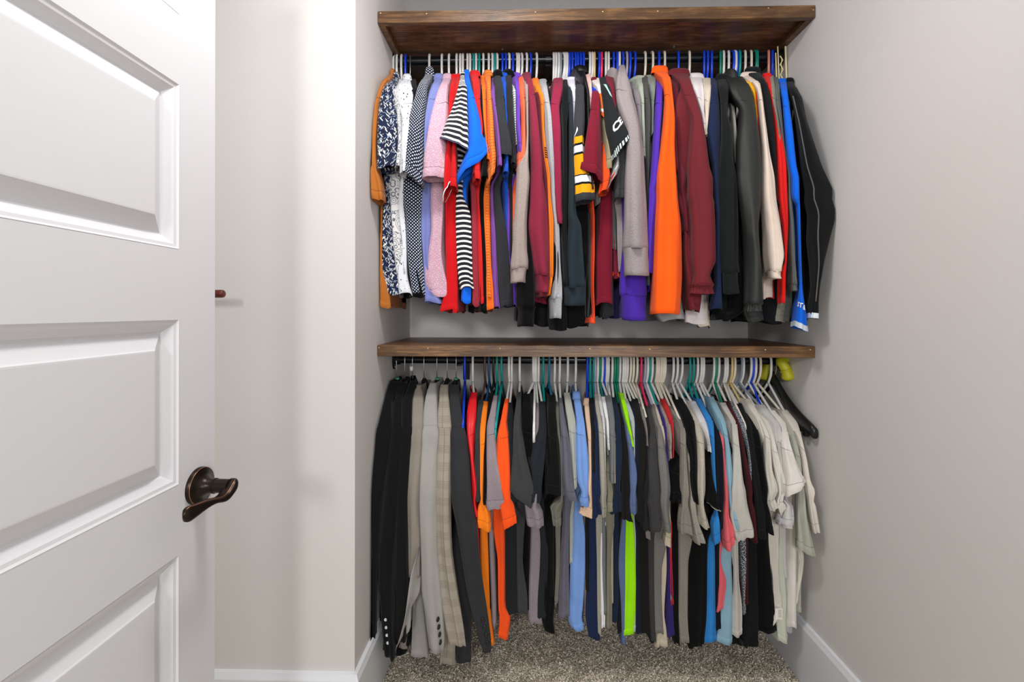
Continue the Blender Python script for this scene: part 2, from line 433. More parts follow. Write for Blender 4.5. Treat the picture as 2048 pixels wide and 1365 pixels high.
# ------------------------------------------------------------------ shelves and rods
def shelf(name, zt, zb, label, nails, screws):
    e = empty(name, ((XL + XR) / 2, D1, zb), label, 'shelf', 'dark stained closet shelves')
    g = 0.0015
    q = MB(); q.box((XL + g, D1 + 0.019, zb + 0.0185), (XR - g, D2 - 0.001, zt)); q.build('board', m_wood2, e)
    q = MB(); q.box((XL + g, D1, zb), (XR - g, D1 + 0.019, zt), 0.0012); q.build('front_edge', m_wood, e)
    for x0, x1 in ((XL + g, XL + 0.021), (XR - 0.021, XR - g)):
        q = MB(); q.box((x0, D1 + 0.0195, zb - 0.001), (x1, D2 - 0.002, zb + 0.018)); q.build('cleat', m_wood, e)
    q = MB(); q.box((XL + 0.022, D2 - 0.021, zb - 0.001), (XR - 0.022, D2 - 0.001, zb + 0.018)); q.build('back_cleat', m_wood, e)
    for px, py in nails:
        p = at(px, py, D1); q = MB()
        q.loft([[(p.x + r * math.cos(2 * PI * j / 8), D1 - d, p.z + r * math.sin(2 * PI * j / 8)) for j in range(8)] for d, r in [(-0.001, 0.0022), (0.0004, 0.0022), (0.0008, 0.0012)]], False, True)
        q.build('nail_head', m_brass, e)
    for px, py in screws:
        z = zb + 0.0185; Y = (z - CAMZ) * F / (CY - py); p = at(px, py, Y); q = MB()
        q.tube([(p.x, Y, z + 0.002), (p.x, Y, z - 0.006)], 0.0016, 8); q.tube([(p.x, Y, z - 0.001), (p.x, Y, z - 0.0035)], 0.0036, 8)
        q.build('screw', m_screw, e)
    return e
shelf('closet_shelf', ZUT, ZUB, 'dark stained wooden shelf above the upper row of shirts', [(761, 26), (853, 27), (1071, 24), (1206, 23), (1316, 22), (1537, 16), (1627, 20)], [(1005, 97), (1348, 96)])
shelf('closet_shelf', ZLT, ZLB, 'dark stained wooden shelf across the middle of the niche', [(758, 696), (856, 697), (1000, 697), (1531, 700), (1621, 700), (1300, 699), (1180, 698)], [])

def rod_set(zr, label, name='clothes_rod'):
    e = empty(name, (XL, YROD, zr), label, 'rod', 'black clothes rods')
    q = MB(); n_ = 24
    q.loft([[(x, YROD + RR * math.cos(2 * PI * j / n_), zr + RR * math.sin(2 * PI * j / n_)) for j in range(n_)] for x in (XL + 0.002, XR - 0.002)])
    q.build('rod_tube', m_rod, e, True)
    for x, s in ((XL, 1), (XR, -1)):
        q = MB(); rings = []
        for d, k in ((0.0005, 1.0), (0.004, 1.0), (0.006, 0.9)):
            rings.append([(x + s * d, YROD + 0.024 * k * math.cos(2 * PI * j / 28), zr - 0.0 + 0.0375 * k * math.sin(2 * PI * j / 28)) for j in range(28)])
        for d, r in ((0.006, 0.0205), (0.024, 0.0205), (0.024, 0.0158)):
            rings.append([(x + s * d, YROD + r * math.cos(2 * PI * j / 28), zr + r * math.sin(2 * PI * j / 28)) for j in range(28)])
        q.loft(rings); fl = auto_smooth(q.build('flange', m_black, e), 35)
        for dz in (0.029, -0.029):
            q = MB(); q.loft([[(x + s * d, YROD - 0.002 + r * math.cos(2 * PI * j / 10), zr + dz + r * math.sin(2 * PI * j / 10)) for j in range(10)] for d, r in ((0.005, 0.0042), (0.0075, 0.0036), (0.0082, 0.0015))], False, True)
            q.build('screw', m_screw, fl)
    # centre bracket carried by the back wall
    bx = at(917, 722, YROD).x if zr < 1.5 else at(1096, 118, YROD).x
    q = MB(); q.box((bx - 0.014, D2 - 0.005, zr - 0.11), (bx + 0.014, D2 - 0.0005, zr + 0.02), 0.001)
    q.box((bx - 0.010, YROD - 0.004, zr - RR - 0.010), (bx + 0.010, D2 - 0.003, zr - RR - 0.002))
    rings = [[(bx + dx, YROD + r * math.cos(a), zr + r * math.sin(a)) for r in (RR + 0.0005, RR + 0.004) for dx in (-0.010, 0.010)] for a in [PI + PI * i / 12 for i in range(13)]]
    q.loft([[g[0], g[1], g[3], g[2]] for g in rings], True, True)
    q.build('wall_bracket', m_black, e)
    return e
rod_set(ZRU, 'black metal clothes rod under the top shelf')
rod_set(ZRL, 'black metal clothes rod under the middle shelf')

# ------------------------------------------------------------------ garments
HC = {'white': 'dcdad6', 'cream': 'dcd4c4', 'blue': '1440cc', 'teal': '0c8c88', 'tealblue': '1a6c8c', 'green': '0f7d62', 'navy': '1c4a78', 'slate': '7f8b98', 'lavender': 'a29cb4',
      'yellow': 'd8be80', 'pink': 'e0305e', 'salmon': 'cf8478', 'brown': '4a3c38', 'black': '1c1a1a', 'steel': 'b0b0ae', 'gold': 'cdbf8e', 'suit': '101012'}
HN = {'tealblue': 'teal blue', 'steel': 'metal', 'gold': 'cream', 'slate': 'grey blue', 'navy': 'dark blue', 'suit': 'black', 'brown': 'dark brown'}

def rows_of(s):
    r = np.array([[float(x) for x in q.split(',')] for q in s.split()]) if s.strip() else None
    return r

def pchip(x, y, xi):
    x = np.asarray(x, float); y = np.asarray(y, float); xi = np.clip(xi, x[0], x[-1])
    if len(x) == 1: return np.full(len(xi), y[0])
    h = np.diff(x); dl = np.diff(y) / h; d = np.zeros(len(x))
    if len(x) > 2:
        for i in range(1, len(x) - 1):
            if dl[i - 1] * dl[i] > 0:
                w1 = 2 * h[i] + h[i - 1]; w2 = h[i] + 2 * h[i - 1]
                d[i] = (w1 + w2) / (w1 / dl[i - 1] + w2 / dl[i])
    d[0] = dl[0]; d[-1] = dl[-1]
    i = np.clip(np.searchsorted(x, xi) - 1, 0, len(h) - 1); t = (xi - x[i]) / h[i]
    return ((2 * t**3 - 3 * t**2 + 1) * y[i] + (t**3 - 2 * t**2 + t) * h[i] * d[i] + (-2 * t**3 + 3 * t**2) * y[i + 1] + (t**3 - t**2) * h[i] * d[i + 1])

def sh(t): t = np.clip(t, 0, 1); return 1 - (1 - t) ** 1.5
def sm(t): t = np.clip(t, 0, 1); return t * t * (3 - 2 * t)

def grid_faces(nr, nc, closed=True, flip=False):
    i, j = np.meshgrid(np.arange(nr - 1), np.arange(nc if closed else nc - 1), indexing='ij')
    k = (j + 1) % nc
    f = np.stack([i * nc + j, (i + 1) * nc + j, (i + 1) * nc + k, i * nc + k], -1).reshape(-1, 4)
    if flip: f = f[:, ::-1]
    return f.tolist()

def cloth(name, P, mat, parent, v0=0.0):
    """P: rows x cols x 3 closed rings -> mesh with metre UVs (the seam column is doubled)"""
    P = np.concatenate([P, P[:, :1]], 1)
    nr, nc = P.shape[:2]
    du = np.linalg.norm(np.diff(P, axis=1), axis=2); u = np.concatenate([np.zeros((nr, 1)), np.cumsum(du, 1)], 1)
    u = np.broadcast_to(np.median(u, 0), (nr, nc))
    dv = np.linalg.norm(np.diff(P, axis=0), axis=2).mean(1); v = np.concatenate([[0], np.cumsum(dv)])
    th = np.broadcast_to(np.linspace(0, 1, nc), (nr, nc)); tt = np.broadcast_to((v / max(v[-1], 1e-6))[:, None], (nr, nc))
    uv = np.stack([u, np.broadcast_to((v + v0)[:, None], (nr, nc))], -1).reshape(-1, 2)
    return mesh_obj(name, P.reshape(-1, 3), grid_faces(nr, nc, False), mat, parent, True, uv, np.stack([th, tt], -1).reshape(-1, 2))

def turn_in(P, k=0.006, up=0.016):
    """fold the hem inside: gives the opening an edge of its own"""
    c = P[-1].mean(0); last = P[-1]
    d = last - c; ln = np.maximum(np.linalg.norm(d[:, :2], axis=1, keepdims=True), 1e-6)
    a = last - d / ln * np.minimum(k * 0.35, ln * 0.3); a[:, 2] = last[:, 2] - 0.0012
    b = last - d / ln * np.minimum(k, ln * 0.5); b[:, 2] = last[:, 2] + up
    return np.concatenate([P, a[None], b[None]], 0)

def on_grid(P, th, t, off):
    """point on a ring grid at share th round, t down, lifted off the surface"""
    nr, nc = P.shape[:2]
    fi = min(max(t, 0), 1) * (nr - 1.001); i = int(fi); a = fi - i
    fj = (th % 1.0) * nc; j = int(fj) % nc; b = fj - int(fj); k = (j + 1) % nc
    p = (P[i, j] * (1 - a) * (1 - b) + P[i, k] * (1 - a) * b + P[i + 1, j] * a * (1 - b) + P[i + 1, k] * a * b)
    tu = P[i, k] - P[i, j]; tv = P[i + 1, j] - P[i, j]
    nn = np.cross(tv, tu); nn = nn / max(np.linalg.norm(nn), 1e-9)
    if np.dot(nn, p - P[i].mean(0)) < 0: nn = -nn
    return p + nn * off, nn

def make_hanger(color, hx, zr, near, far, label, name, group, near0=None, metal=False, tail=None):
    """hook over the rod, neck, two arms and the lower bar; near/far are the shoulder tips (Vectors)"""
    h = empty(name, (hx, YROD, zr + RR + 0.004), label, 'hanger', group)
    suit = color == 'suit'
    if suit or color in ('steel', 'gold'): mat, r = plastic('hanger_wire', 'b4b4b2' if suit or color == 'steel' else HC['gold'], 0.28, 0.85 if color != 'gold' else 0.1), 0.0019
    else: mat, r = plastic('hanger_' + color, HC[color], 0.34), 0.0044
    n = Vector((near.x - hx, near.y - YROD, 0)); n = n.normalized()
    ring = RR + r + 0.0006
    zn = zr - 0.083
    P = lambda u, z: Vector((hx, YROD, z)) + n * u
    pts = []
    for i in range(13):      # from the free tip behind the rod over the top to the near side
        a = PI * 1.12 - (PI * 1.12) * i / 12
        a = math.radians(205) - math.radians(205) * i / 12
        pts.append(P(ring * math.cos(a), zr + ring * math.sin(a)))
    pts += [P(ring * 1.04, zr - 0.018), P(ring * 0.98, zr - 0.036), P(ring * 0.8, zr - 0.052), P(ring * 0.42, zr - 0.066), P(ring * 0.08, zr - 0.076), P(0, zn)]
    q = MB(); q.tube(pts, r, 8); q.build('hook', mat, h, True)
    neck = P(0, zn)
    def arm(tip, mid):
        a = [neck + Vector((0, 0, 0.002))]
        if mid is not None: a.append(mid)
        a += [tip]
        # smooth sampling
        out = []
        for i in range(len(a) - 1):
            for k in range(6): out.append(a[i].lerp(a[i + 1], k / 6))
        out.append(a[-1])
        return out
    if suit:
        bm = plastic('suit_hanger_black', '0e0e10', 0.35)
        q = MB()
        for tip in (near, far):
            pl = arm(tip, None); rings = []
            side = Vector((-n.y, n.x, 0))
            for i, p in enumerate(pl):
                t = i / (len(pl) - 1); hh = 0.034 - 0.010 * t; ww = 0.006 + 0.016 * t
                drop = -0.012 * math.sin(t * PI)
                rings.append([p + Vector((0, 0, drop + hh * 0.5 * math.sin(a))) + side * ww * 0.5 * math.cos(a) for a in [2 * PI * j / 12 for j in range(12)]])
            q.loft(rings, True, True)
        q.build('shoulder_arms', bm, h, True)
        q = MB(); q.tube([neck + Vector((0, 0, 0.014)), neck + Vector((0, 0, 0.004)), neck - Vector((0, 0, 0.028))], [0.005, 0.010, 0.018], 12); q.build('neck_block', bm, h, True)
        return h
    pn = arm(near, near0)
    pf = arm(far, Vector((2 * hx - near0.x, 2 * YROD - near0.y, near0.z)) if near0 is not None else None)
    q = MB(); q.tube(pn, r, 8); q.build('arm', mat, h, True)
    q = MB(); q.tube(pf, r, 8); q.build('arm', mat, h, True)
    bz = -0.045
    def rt(tip):
        d = Vector((tip.x - hx, tip.y - YROD, 0)).normalized()
        return [tip, tip + d * 0.006 + Vector((0, 0, -0.012)), tip + d * 0.002 + Vector((0, 0, bz + 0.012)), tip - d * 0.016 + Vector((0, 0, bz))]
    q = MB(); q.tube(rt(near) + rt(far)[::-1], r, 8); q.build('lower_bar', mat, h, True)
    return h

GROUPS = {'u': ('shirts and jackets on the upper rod', 'hangers on the upper rod', ZRU), 'l': ('suits and tees on the lower rod', 'hangers on the lower rod', ZRL)}
XMIN, XMAX, YMAX = XL + 0.006, XR - 0.006, D2 - 0.012

def clampx(P):
    y = P[..., 1]
    lo = np.where(y > D0 - 0.01, XMIN, -9.0)
    P[..., 0] = np.clip(P[..., 0], lo, XMAX); P[..., 1] = np.minimum(P[..., 1], YMAX)
    return P

def garment(idx, rk, name, cat, short, color, style, hcol, hxpx, S, B, opts):
    rnd = random.Random(1000 + idx)
    o = dict(x.split('=') for x in opts.split())
    g = lambda k, d=0.0: float(o[k]) if k in o else d
    grp, hgrp, zr = GROUPS[rk]
    upper = rk == 'u'
    hx = at(hxpx, 118 if upper else 720, YROD).x
    S = rows_of(S); B = rows_of(B)
    for A in (S, B):     # a hem is never much narrower than the cloth above it
        if A is None or len(A) < 2: continue
        w1, w0 = A[-1, 2] - A[-1, 1], A[-2, 2] - A[-2, 1]
        if w1 < 0.9 * w0 and name not in ('jacket', 'windbreaker'):
            m_ = (A[-1, 2] + A[-1, 1]) / 2; A[-1, 1], A[-1, 2] = m_ - 0.45 * w0, m_ + 0.45 * w0
    y0, yS = S[0, 0], S[-1, 0]
    drop = g('drop', 24 if upper else 72); ytip = min(y0 + drop, yS - 25)
    nb = g('n')
    Un, Us = (0.060 if upper else 0.075), 0.205
    nlong = name in ('sweatshirt', 'long_sleeve_shirt', 'jacket', 'windbreaker', 'hoodie', 'suit_jacket')
    rough = g('rough', 0.92); mat = fabric(color, style, rough)
    root = empty(name, (hx, YROD, zr - 0.09), LABELS[short][0], cat, grp)
    fold = g('fold', 0.0050)
    slant = g('slant', rnd.uniform(-0.010, 0.010) if not nlong else 0.0)

    # ---- near sleeve (from the shoulder down), silhouettes follow the rows
    def Uat(y): return Un + (Us - Un) * sh((y - y0) / max(ytip - y0, 1)) + 0.028 * sm((y - ytip) / 120.0)
    def Yat(y): return YROD - Uat(y) - nb
    ph = [rnd.uniform(0, 6.28) for _ in range(8)]
    def ringset(ys, rows, U_of, b_of, ncol, amp, endt=0.0):
        xl = pchip(rows[:, 0], rows[:, 1], ys); xr = pchip(rows[:, 0], rows[:, 2], ys); wl = 0.9 if 'lin' in o else 0.35
        xl = xl * (1 - wl) + np.interp(ys, rows[:, 0], rows[:, 1]) * wl; xr = xr * (1 - wl) + np.interp(ys, rows[:, 0], rows[:, 2]) * wl
        P = np.zeros((len(ys), ncol, 3)); th = np.linspace(0, 2 * PI, ncol, endpoint=False)
        for i, y in enumerate(ys):
            Y = YROD - U_of(y) - nb
            c = at((xl[i] + xr[i]) / 2, y, Y); e = at(xr[i], y, Y)
            hw = max(abs(e.x - c.x), 0.0022)
            uh = Vector((c.x - hx, c.y - YROD, 0)); uh = uh.normalized() if uh.length > 1e-4 else Vector((0, -1, 0))
            if abs(uh.x) > 0.5: uh = Vector((math.copysign(0.5, uh.x), -0.866, 0))
            b = b_of(y)
            sh = abs(uh.x - c.x / c.y * uh.y)
            b = min(b, 0.7 * hw / max(sh, 1e-3), )
            a = math.sqrt(max(hw * hw - (b * sh) ** 2, (0.45 * hw) ** 2))
            t = (y - ys[0]) / max(ys[-1] - ys[0], 1)
            k = amp * min(1.0, hw / 0.014) * (0.25 + 0.75 * t)
            dsp = k * (0.55 * np.sin(3 * th + ph[0] + 2.2 * t) + 0.5 * np.sin(5 * th + ph[1] - 3.1 * t) + 0.35 * np.sin(8 * th + ph[2] + 4 * t) + 0.3 * np.sin(2 * th + ph[3] + 9 * t))
            ca, sa = np.cos(th), np.sin(th)
            ra = a * np.sign(ca) * np.abs(ca) ** 0.72; rb = b * np.sign(sa) * np.abs(sa) ** 0.85
            cr = 1 - np.abs(np.sin(1.5 * (th - PI * 1.5) + ph[5] * 0.5 + 0.5 * t)); cr2 = 1 - np.abs(np.sin(2.5 * th + ph[6] - 0.8 * t))
            rb = rb + np.sign(sa) * (k * 1.6 * cr ** 2 - k * 1.1 * cr2 ** 3) * np.abs(sa)
            P[i, :, 0] = c.x + ra + uh.x * rb + dsp * ca * 0.5
            P[i, :, 1] = c.y + uh.y * rb - dsp * sa * 1.6
            P[i, :, 2] = c.z + slant * ca * endt * t ** 3 + 0.0015 * np.sin(2 * th + ph[4]) * t
        return P
    ys0 = max(y0 + (ytip - y0) * (0.55 if name != 'suit_jacket' else 0.80), y0 + 4)
    cuffh = g('cuff')
    yend = yS - cuffh - (13 if 'gather' in o else 0)
    ns = int(np.clip((yend - ys0) / 8, 10, 46))
    bfun = lambda y: 0.010 + (0.026 if upper else 0.013) * sm((y - ys0) / 90.0)
    ys = np.linspace(ys0, yend, ns)
    sl = ringset(ys, S, Uat, bfun, 24, fold, 1.0)
    if name == 'suit_jacket':      # roped sleeve head
        c0 = sl.mean(1, keepdims=True); pr = np.ones(len(sl)); pr[:5] = (0.94, 1.10, 1.12, 1.08, 1.03); sl = c0 + (sl - c0) * pr[:, None, None]
    sleeve_grid = clampx(sl.copy())
    so = cloth('sleeve', turn_in(sleeve_grid), mat, root)
    far = sl[:: 2 if len(sl) > 16 else 1].copy()
    far[..., 0] = 2 * hx - far[..., 0] + (far[..., 0] - far[..., 0].mean(1, keepdims=True)) * 0.0
    far[..., 0] = hx - (sl[:: 2 if len(sl) > 16 else 1][..., 0] - hx) * 0.8
    far[..., 1] = YROD + (YROD - sl[:: 2 if len(sl) > 16 else 1][..., 1]) * 0.84
    far = clampx(far[:, ::-1])
    cloth('sleeve', turn_in(far), mat, root)
    if name not in ('suit_jacket',) and style not in ('bands',):     # seam where the sleeve is set in
        i_s = int(np.argmin(np.abs(ys - (ytip + (28 if upper else 6))))); p = sleeve_grid[i_s]
        p = p.mean(0) + (p - p.mean(0)) * 1.012; cl = lin(color); q = MB()
        p[:, 2] -= 0.006 * np.cos(np.linspace(0, 2 * PI, 24, endpoint=False)) * (1 if hxpx > 1040 else -1)
        q.tube([tuple(x) for x in np.concatenate([p, p[:1]])], 0.0006, 5, False)
        q.build('shoulder_seam', plastic('seam_thread', '%02x%02x%02x' % tuple(int(int(color[i:i + 2], 16) * 0.70) for i in (0, 2, 4)), 0.9), so, True)
    if cuffh > 0:
        yc = np.linspace(yend - 1, yS, 7)
        cg = ringset(yc, S, Uat, bfun, 24, fold * 0.5, 0.0)
        c0 = cg.mean(1, keepdims=True)
        cg = clampx(c0 + (cg - c0) * np.array([1.0, 0.97, 0.95, 0.95, 0.95, 0.955, 0.96])[:, None, None] + np.array([0, 0, 0]))
        cloth('cuff', turn_in(cg, 0.008, 0.02), mat, root)
    if 'gather' in o:  # elastic gathers round the sleeve end
        gh = g('gather'); yc = np.linspace(yS - 14, yS + 3, 6)
        cg = ringset(yc, S, Uat, bfun, 72, 0.0, 0.0); th = np.linspace(0, 2 * PI, 72, endpoint=False)
        c0 = cg.mean(1, keepdims=True); kk = 1.0 + 0.07 * np.sin(15 * th + 0.7 * np.sin(3 * th))
        prof = np.array([1.01, 0.90, 0.80, 0.83, 0.80, 0.90])
        cg = c0 + (cg - c0) * prof[:, None, None] * kk[None, :, None]
        cloth('cuff', turn_in(clampx(cg)), mat, root)
    if 'pipe' in o:
        p = sleeve_grid[-1]; q = MB(); q.tube([tuple(x) for x in np.concatenate([p, p[:1]])], 0.0017, 6, False)
        q.build('sleeve_piping', fabric(o['pipe']), root, True)
    elif 'hem' not in o and not nlong and style not in ('bands',):   # stitched sleeve hem
        h2 = sleeve_grid[-1] * 1.0; c = h2.mean(0)
        k = max(2, int(len(sleeve_grid) * 0.07)); a = sleeve_grid[-1 - k]
        q = np.stack([c_ + (r_ - c_) * s_ for r_, c_, s_ in ((a, a.mean(0), 1.0), (a * 0.92 + h2 * 0.08, (a * 0.92 + h2 * 0.08).mean(0), 1.035), (h2, c, 1.035), (h2 + np.array([0, 0, -0.0016]), c, 1.0))])
        cloth('sleeve_hem', clampx(q), mat, root, 0.3)
        st_ = q[0].copy(); st_ = st_.mean(0) + (st_ - st_.mean(0)) * 1.02; qq = MB(); qq.tube([tuple(x) for x in np.concatenate([st_, st_[:1]])], 0.0006, 4, False)
        qq.build('hem_stitch', plastic('seam_thread', '%02x%02x%02x' % tuple(int(int(color[i:i + 2], 16) * 0.70) for i in (0, 2, 4)), 0.9), so, True)

    # ---- body: a flattened shell from the collar to the hem, reaching to the far shoulder
    rows = []
    for r in S:
        if r[0] <= ytip + 2: rows.append(list(r))
    if not rows or rows[-1][0] < ytip - 3:
        yy = np.array([ytip]); rows.append([ytip, pchip(S[:, 0], S[:, 1], yy)[0], pchip(S[:, 0], S[:, 2], yy)[0]])
    if B is None:
        for y in np.linspace(ytip + 40, yS, 4):
            yy = np.array([y]); l, r_ = pchip(S[:, 0], S[:, 1], yy)[0], pchip(S[:, 0], S[:, 2], yy)[0]
            m_, h_ = (l + r_) / 2, (r_ - l) / 2 * 0.6; rows.append([y, m_ - h_, m_ + h_])
    else:
        b0 = B[0, 0]
        for y in np.arange(ytip + 45, b0 - 30, 55):
            yy = np.array([y]); l, r_ = pchip(S[:, 0], S[:, 1], yy)[0], pchip(S[:, 0], S[:, 2], yy)[0]
            m_, h_ = (l + r_) / 2, (r_ - l) / 2 * 0.62; rows.append([y, m_ - h_, m_ + h_])
        for r in B:
            if r[0] > rows[-1][0] + 3: rows.append(list(r))
    R = np.array(rows); yb = R[-1, 0]
    bnb = g('bn') 
    Ub = lambda y: Un + (Us - Un) * sh((y - y0) / max(ytip - y0, 1)) - (0.036 if not upper else 0.030) * sm((y - ytip) / 70.0)
    nr = int(np.clip((yb - y0) / 11, 14, 48)); ys = np.linspace(y0, yb, nr)
    xl = pchip(R[:, 0], R[:, 1], ys); xr = pchip(R[:, 0], R[:, 2], ys)
    nc, ns_ = 13, 10
    P = np.zeros((nr, 2 * (nc + ns_), 3)); hip = [rnd.uniform(0, 6.28) for _ in range(5)]
    for i, y in enumerate(ys):
        u = Ub(y); Y = YROD - u - nb * 0.6 - bnb * sm((y - ytip) / 60.0)
        c = at((xl[i] + xr[i]) / 2, y, Y); e = at(xr[i], y, Y); hw = max(abs(e.x - c.x), 0.0025)
        t = (y - y0) / (yb - y0)
        cn = np.array([c.x, c.y]); cap = min(hw, 0.011)
        fx, fy = hx - (c.x - hx) * 0.75, YROD + u * 0.84
        cf = np.array([fx, min(fy, YMAX - 0.006)])
        ax = cf - cn; L = np.linalg.norm(ax); ax = ax / L; sd = np.array([-ax[1], ax[0]])
        if sd[0] < 0: sd = -sd
        tf = min(hw, 0.010); k = fold * (0.3 + 0.9 * t)
        ring = []
        for j in range(nc):      # near cap, from +side round the front to -side
            a = PI * j / (nc - 1)
            rip = 1 + 0.08 * math.sin(3 * a + hip[0] + 3 * t) * t
            ca_ = math.copysign(abs(math.cos(a)) ** 0.75, math.cos(a))
            dep = cap * math.sin(a) ** 0.7 + (0.0065 * (1 - abs(math.sin(1.5 * a + hip[1] + 0.9 * t))) - 0.0075 * (1 - abs(math.sin(2.0 * a + hip[2] - 1.2 * t))) ** 2) * t * min(1.0, hw / 0.012) * math.sin(a)
            ring.append(cn + np.array([1.0, 0]) * ca_ * hw * rip - ax * dep + ax * cap * 0.6)
        for j in range(ns_):     # -side running back
            s_ = (j + 1) / (ns_ + 1); p = cn + ax * (L * s_) ; w_ = hw * (1 - s_) + tf * s_
            w_ = min(w_, 0.022 * (1 - s_) + hw * max(0, 1 - 4 * s_) + 0.008)
            ring.append(p - sd * (w_ + k * math.sin(7 * s_ + hip[1] + 2.5 * t) * math.sin(PI * s_)))
        for j in range(nc):
            a = PI + PI * j / (nc - 1)
            ring.append(cf + sd * math.cos(a) * tf - ax * math.sin(a) * 0.005)
        for j in range(ns_):
            s_ = 1 - (j + 1) / (ns_ + 1); p = cn + ax * (L * s_); w_ = hw * (1 - s_) + tf * s_
            w_ = min(w_, 0.022 * (1 - s_) + hw * max(0, 1 - 4 * s_) + 0.008)
            ring.append(p + sd * (w_ + k * math.sin(6 * s_ + hip[2] - 2.5 * t) * math.sin(PI * s_)))
        P[i, :, :2] = np.array(ring)
        zz = c.z
        P[i, :, 2] = zz
        if i == 0: ztop = zz
    # let the shoulder line of the far half sit level with the near half; wavy hem
    thh = np.linspace(0, 2 * PI, P.shape[1], endpoint=False)
    wv = 0.004 * np.sin(2 * thh + hip[3]) + 0.003 * np.sin(5 * thh + hip[4])
    P[:, :, 2] += wv[None] * (np.linspace(0, 1, nr) ** 4)[:, None]
    P = clampx(P)
    bmat = fabric({'bands': '1c1d20', 'trim': '6a6c6a', 'orangeline': 'd8d0c8'}.get(style, color), 'plain', rough) if style in ('bands', 'trim', 'orangeline') else mat
    cloth('body', turn_in(P[:, ::-1], 0.005, 0.012), bmat, root)
    # hem band
    k = max(1, int(nr * 0.035)); a = P[-1 - k]; bb = P[-1]
    def grow(r_, d):
        c = r_.mean(0); v = r_ - c; ln = np.maximum(np.linalg.norm(v[:, :2], axis=1, keepdims=True), 1e-6)
        out = r_.copy(); out[:, :2] += v[:, :2] / ln * d; return out
    cloth('hem_band', clampx(np.stack([a, grow(a * 0.9 + bb * 0.1, 0.0012), grow(bb, 0.0012), bb + np.array([0, 0, -0.0012])]))[:, ::-1], bmat, root, 0.55)

    # ---- collar
    top = P[0]; c = top.mean(0)
    ck = g('collar')
    cmat = fabric(o['ccol'], 'plain') if 'ccol' in o else mat
    if ck > 0:
        hgt = 0.013 * ck + 0.006
        def sc(kx, dz):
            r_ = c + (top - c) * np.array([kx, kx if kx < 1 else 1.0 + (kx - 1) * 0.5, 1]); r_[:, 2] = top[:, 2] + dz; return r_
        cloth('collar', clampx(np.stack([sc(1.0, -0.004), sc(0.86, hgt * 0.5), sc(0.80, hgt), sc(0.92, hgt * 1.08), sc(1.12, hgt * 0.55), sc(1.25, -0.006), sc(1.20, -0.010)]))[:, ::-1], cmat, root)
    elif name != 'suit_jacket':
        def sc(kx, dz):
            r_ = c + (top - c) * np.array([kx, kx, 1]); r_[:, 2] = top[:, 2] + dz; return r_
        cloth('collar', clampx(np.stack([sc(1.03, -0.010), sc(1.05, -0.004), sc(0.97, 0.004), sc(0.90, 0.002), sc(0.88, -0.010)]))[:, ::-1], cmat, root)
    else:
        def sc(kx, ky, dz):
            r_ = c + (top - c) * np.array([kx, ky, 1]); r_[:, 2] = top[:, 2] + dz; return r_
        cloth('collar', clampx(np.stack([sc(0.9, 0.9, -0.004), sc(0.8, 0.8, 0.006), sc(0.95, 0.86, 0.008), sc(1.18, 1.0, -0.008), sc(1.32, 1.15, -0.034), sc(1.25, 1.12, -0.040)]))[:, ::-1], mat, root)
    if 'hood' in o:
        hk = g('hood'); yy = y0 + 6; l, r_ = S[0, 1], S[0, 2]; Yh = YROD - 0.03
        pc = at((l + r_) / 2 - (20 if hk < 1.2 else 16), yy + (17 if hk < 1.2 else 0), Yh); rings = []
        wd = abs(at(r_, yy, Yh).x - at(l, yy, Yh).x) * (0.58 if hk >= 1.2 else 1.9)
        for i in range(12):
            t = i / 11; rr_ = (0.62 + 0.38 * math.sin(PI * (0.05 + 0.89 * t))) * (1.0 if i > 1 else (0.05, 0.75)[i])
            rings.append([(pc.x + wd * 0.75 * rr_ * math.cos(a) * (1 + 0.08 * math.sin(3 * a + 4 * t)), pc.y + 0.075 * rr_ * math.sin(a) + 0.03 * t, pc.z + 0.022 * hk - 0.11 * t + 0.008 * math.sin(2 * a)) for a in [2 * PI * j / 24 for j in range(24)]])
        cloth('hood', clampx(np.array(rings)), mat, root)

    # ---- small details
    if 'buttons' in o:
        bc = plastic('button_' + o['buttons'], 'd8d8d8' if o['buttons'] == 'white' else '121214', 0.2)
        for i in range(4):
            t = {'white': 0.83, 'dark': 0.855}[o['buttons']] + 0.034 * i
            p, nn = on_grid(sleeve_grid, {895: 0.24, 875: 0.20}.get(round(hxpx), 0.25), t, 0.001); nv = Vector(nn); p = Vector(p)
            u_ = nv.orthogonal().normalized(); v_ = nv.cross(u_); q = MB()
            R_ = 0.0072 if o['buttons'] == 'dark' else 0.0045
            q.loft([[p + nv * d + (u_ * math.cos(2 * PI * j / 14) + v_ * math.sin(2 * PI * j / 14)) * r_ for j in range(14)] for d, r_ in ((0, R_), (0.002, R_), (0.003, R_ * 0.86), (0.0022, R_ * 0.6), (0.0018, R_ * 0.3))], False, True)
            q.build('button', bc, so, True)
    if 'text' in o:
        fc = bpy.data.curves.new('lettering', 'FONT'); fc.body = o['text']; fc.size = 1.0; fc.resolution_u = 2; fc.offset = 0.035
        fo = bpy.data.objects.new('lettering_source', fc); C.objects.link(fo); bpy.context.view_layer.update()
        me = bpy.data.meshes.new_from_object(fo.evaluated_get(bpy.context.evaluated_depsgraph_get())); bpy.data.objects.remove(fo)
        bmx = bmesh.new(); bmx.from_mesh(me); bmesh.ops.triangulate(bmx, faces=bmx.faces[:])
        for _ in range(2): bmesh.ops.subdivide_edges(bmx, edges=[e for e in bmx.edges if e.calc_length() > 0.12], cuts=2, use_grid_fill=True)
        bmesh.ops.triangulate(bmx, faces=bmx.faces[:]); bmx.to_mesh(me); bmx.free()
        vs = np.array([tuple(v.co) for v in me.vertices]); fs = [tuple(p.vertices) for p in me.polygons]
        # finer faces so that the letters bend with the cloth
        x0, x1 = vs[:, 0].min(), vs[:, 0].max()
        out = []
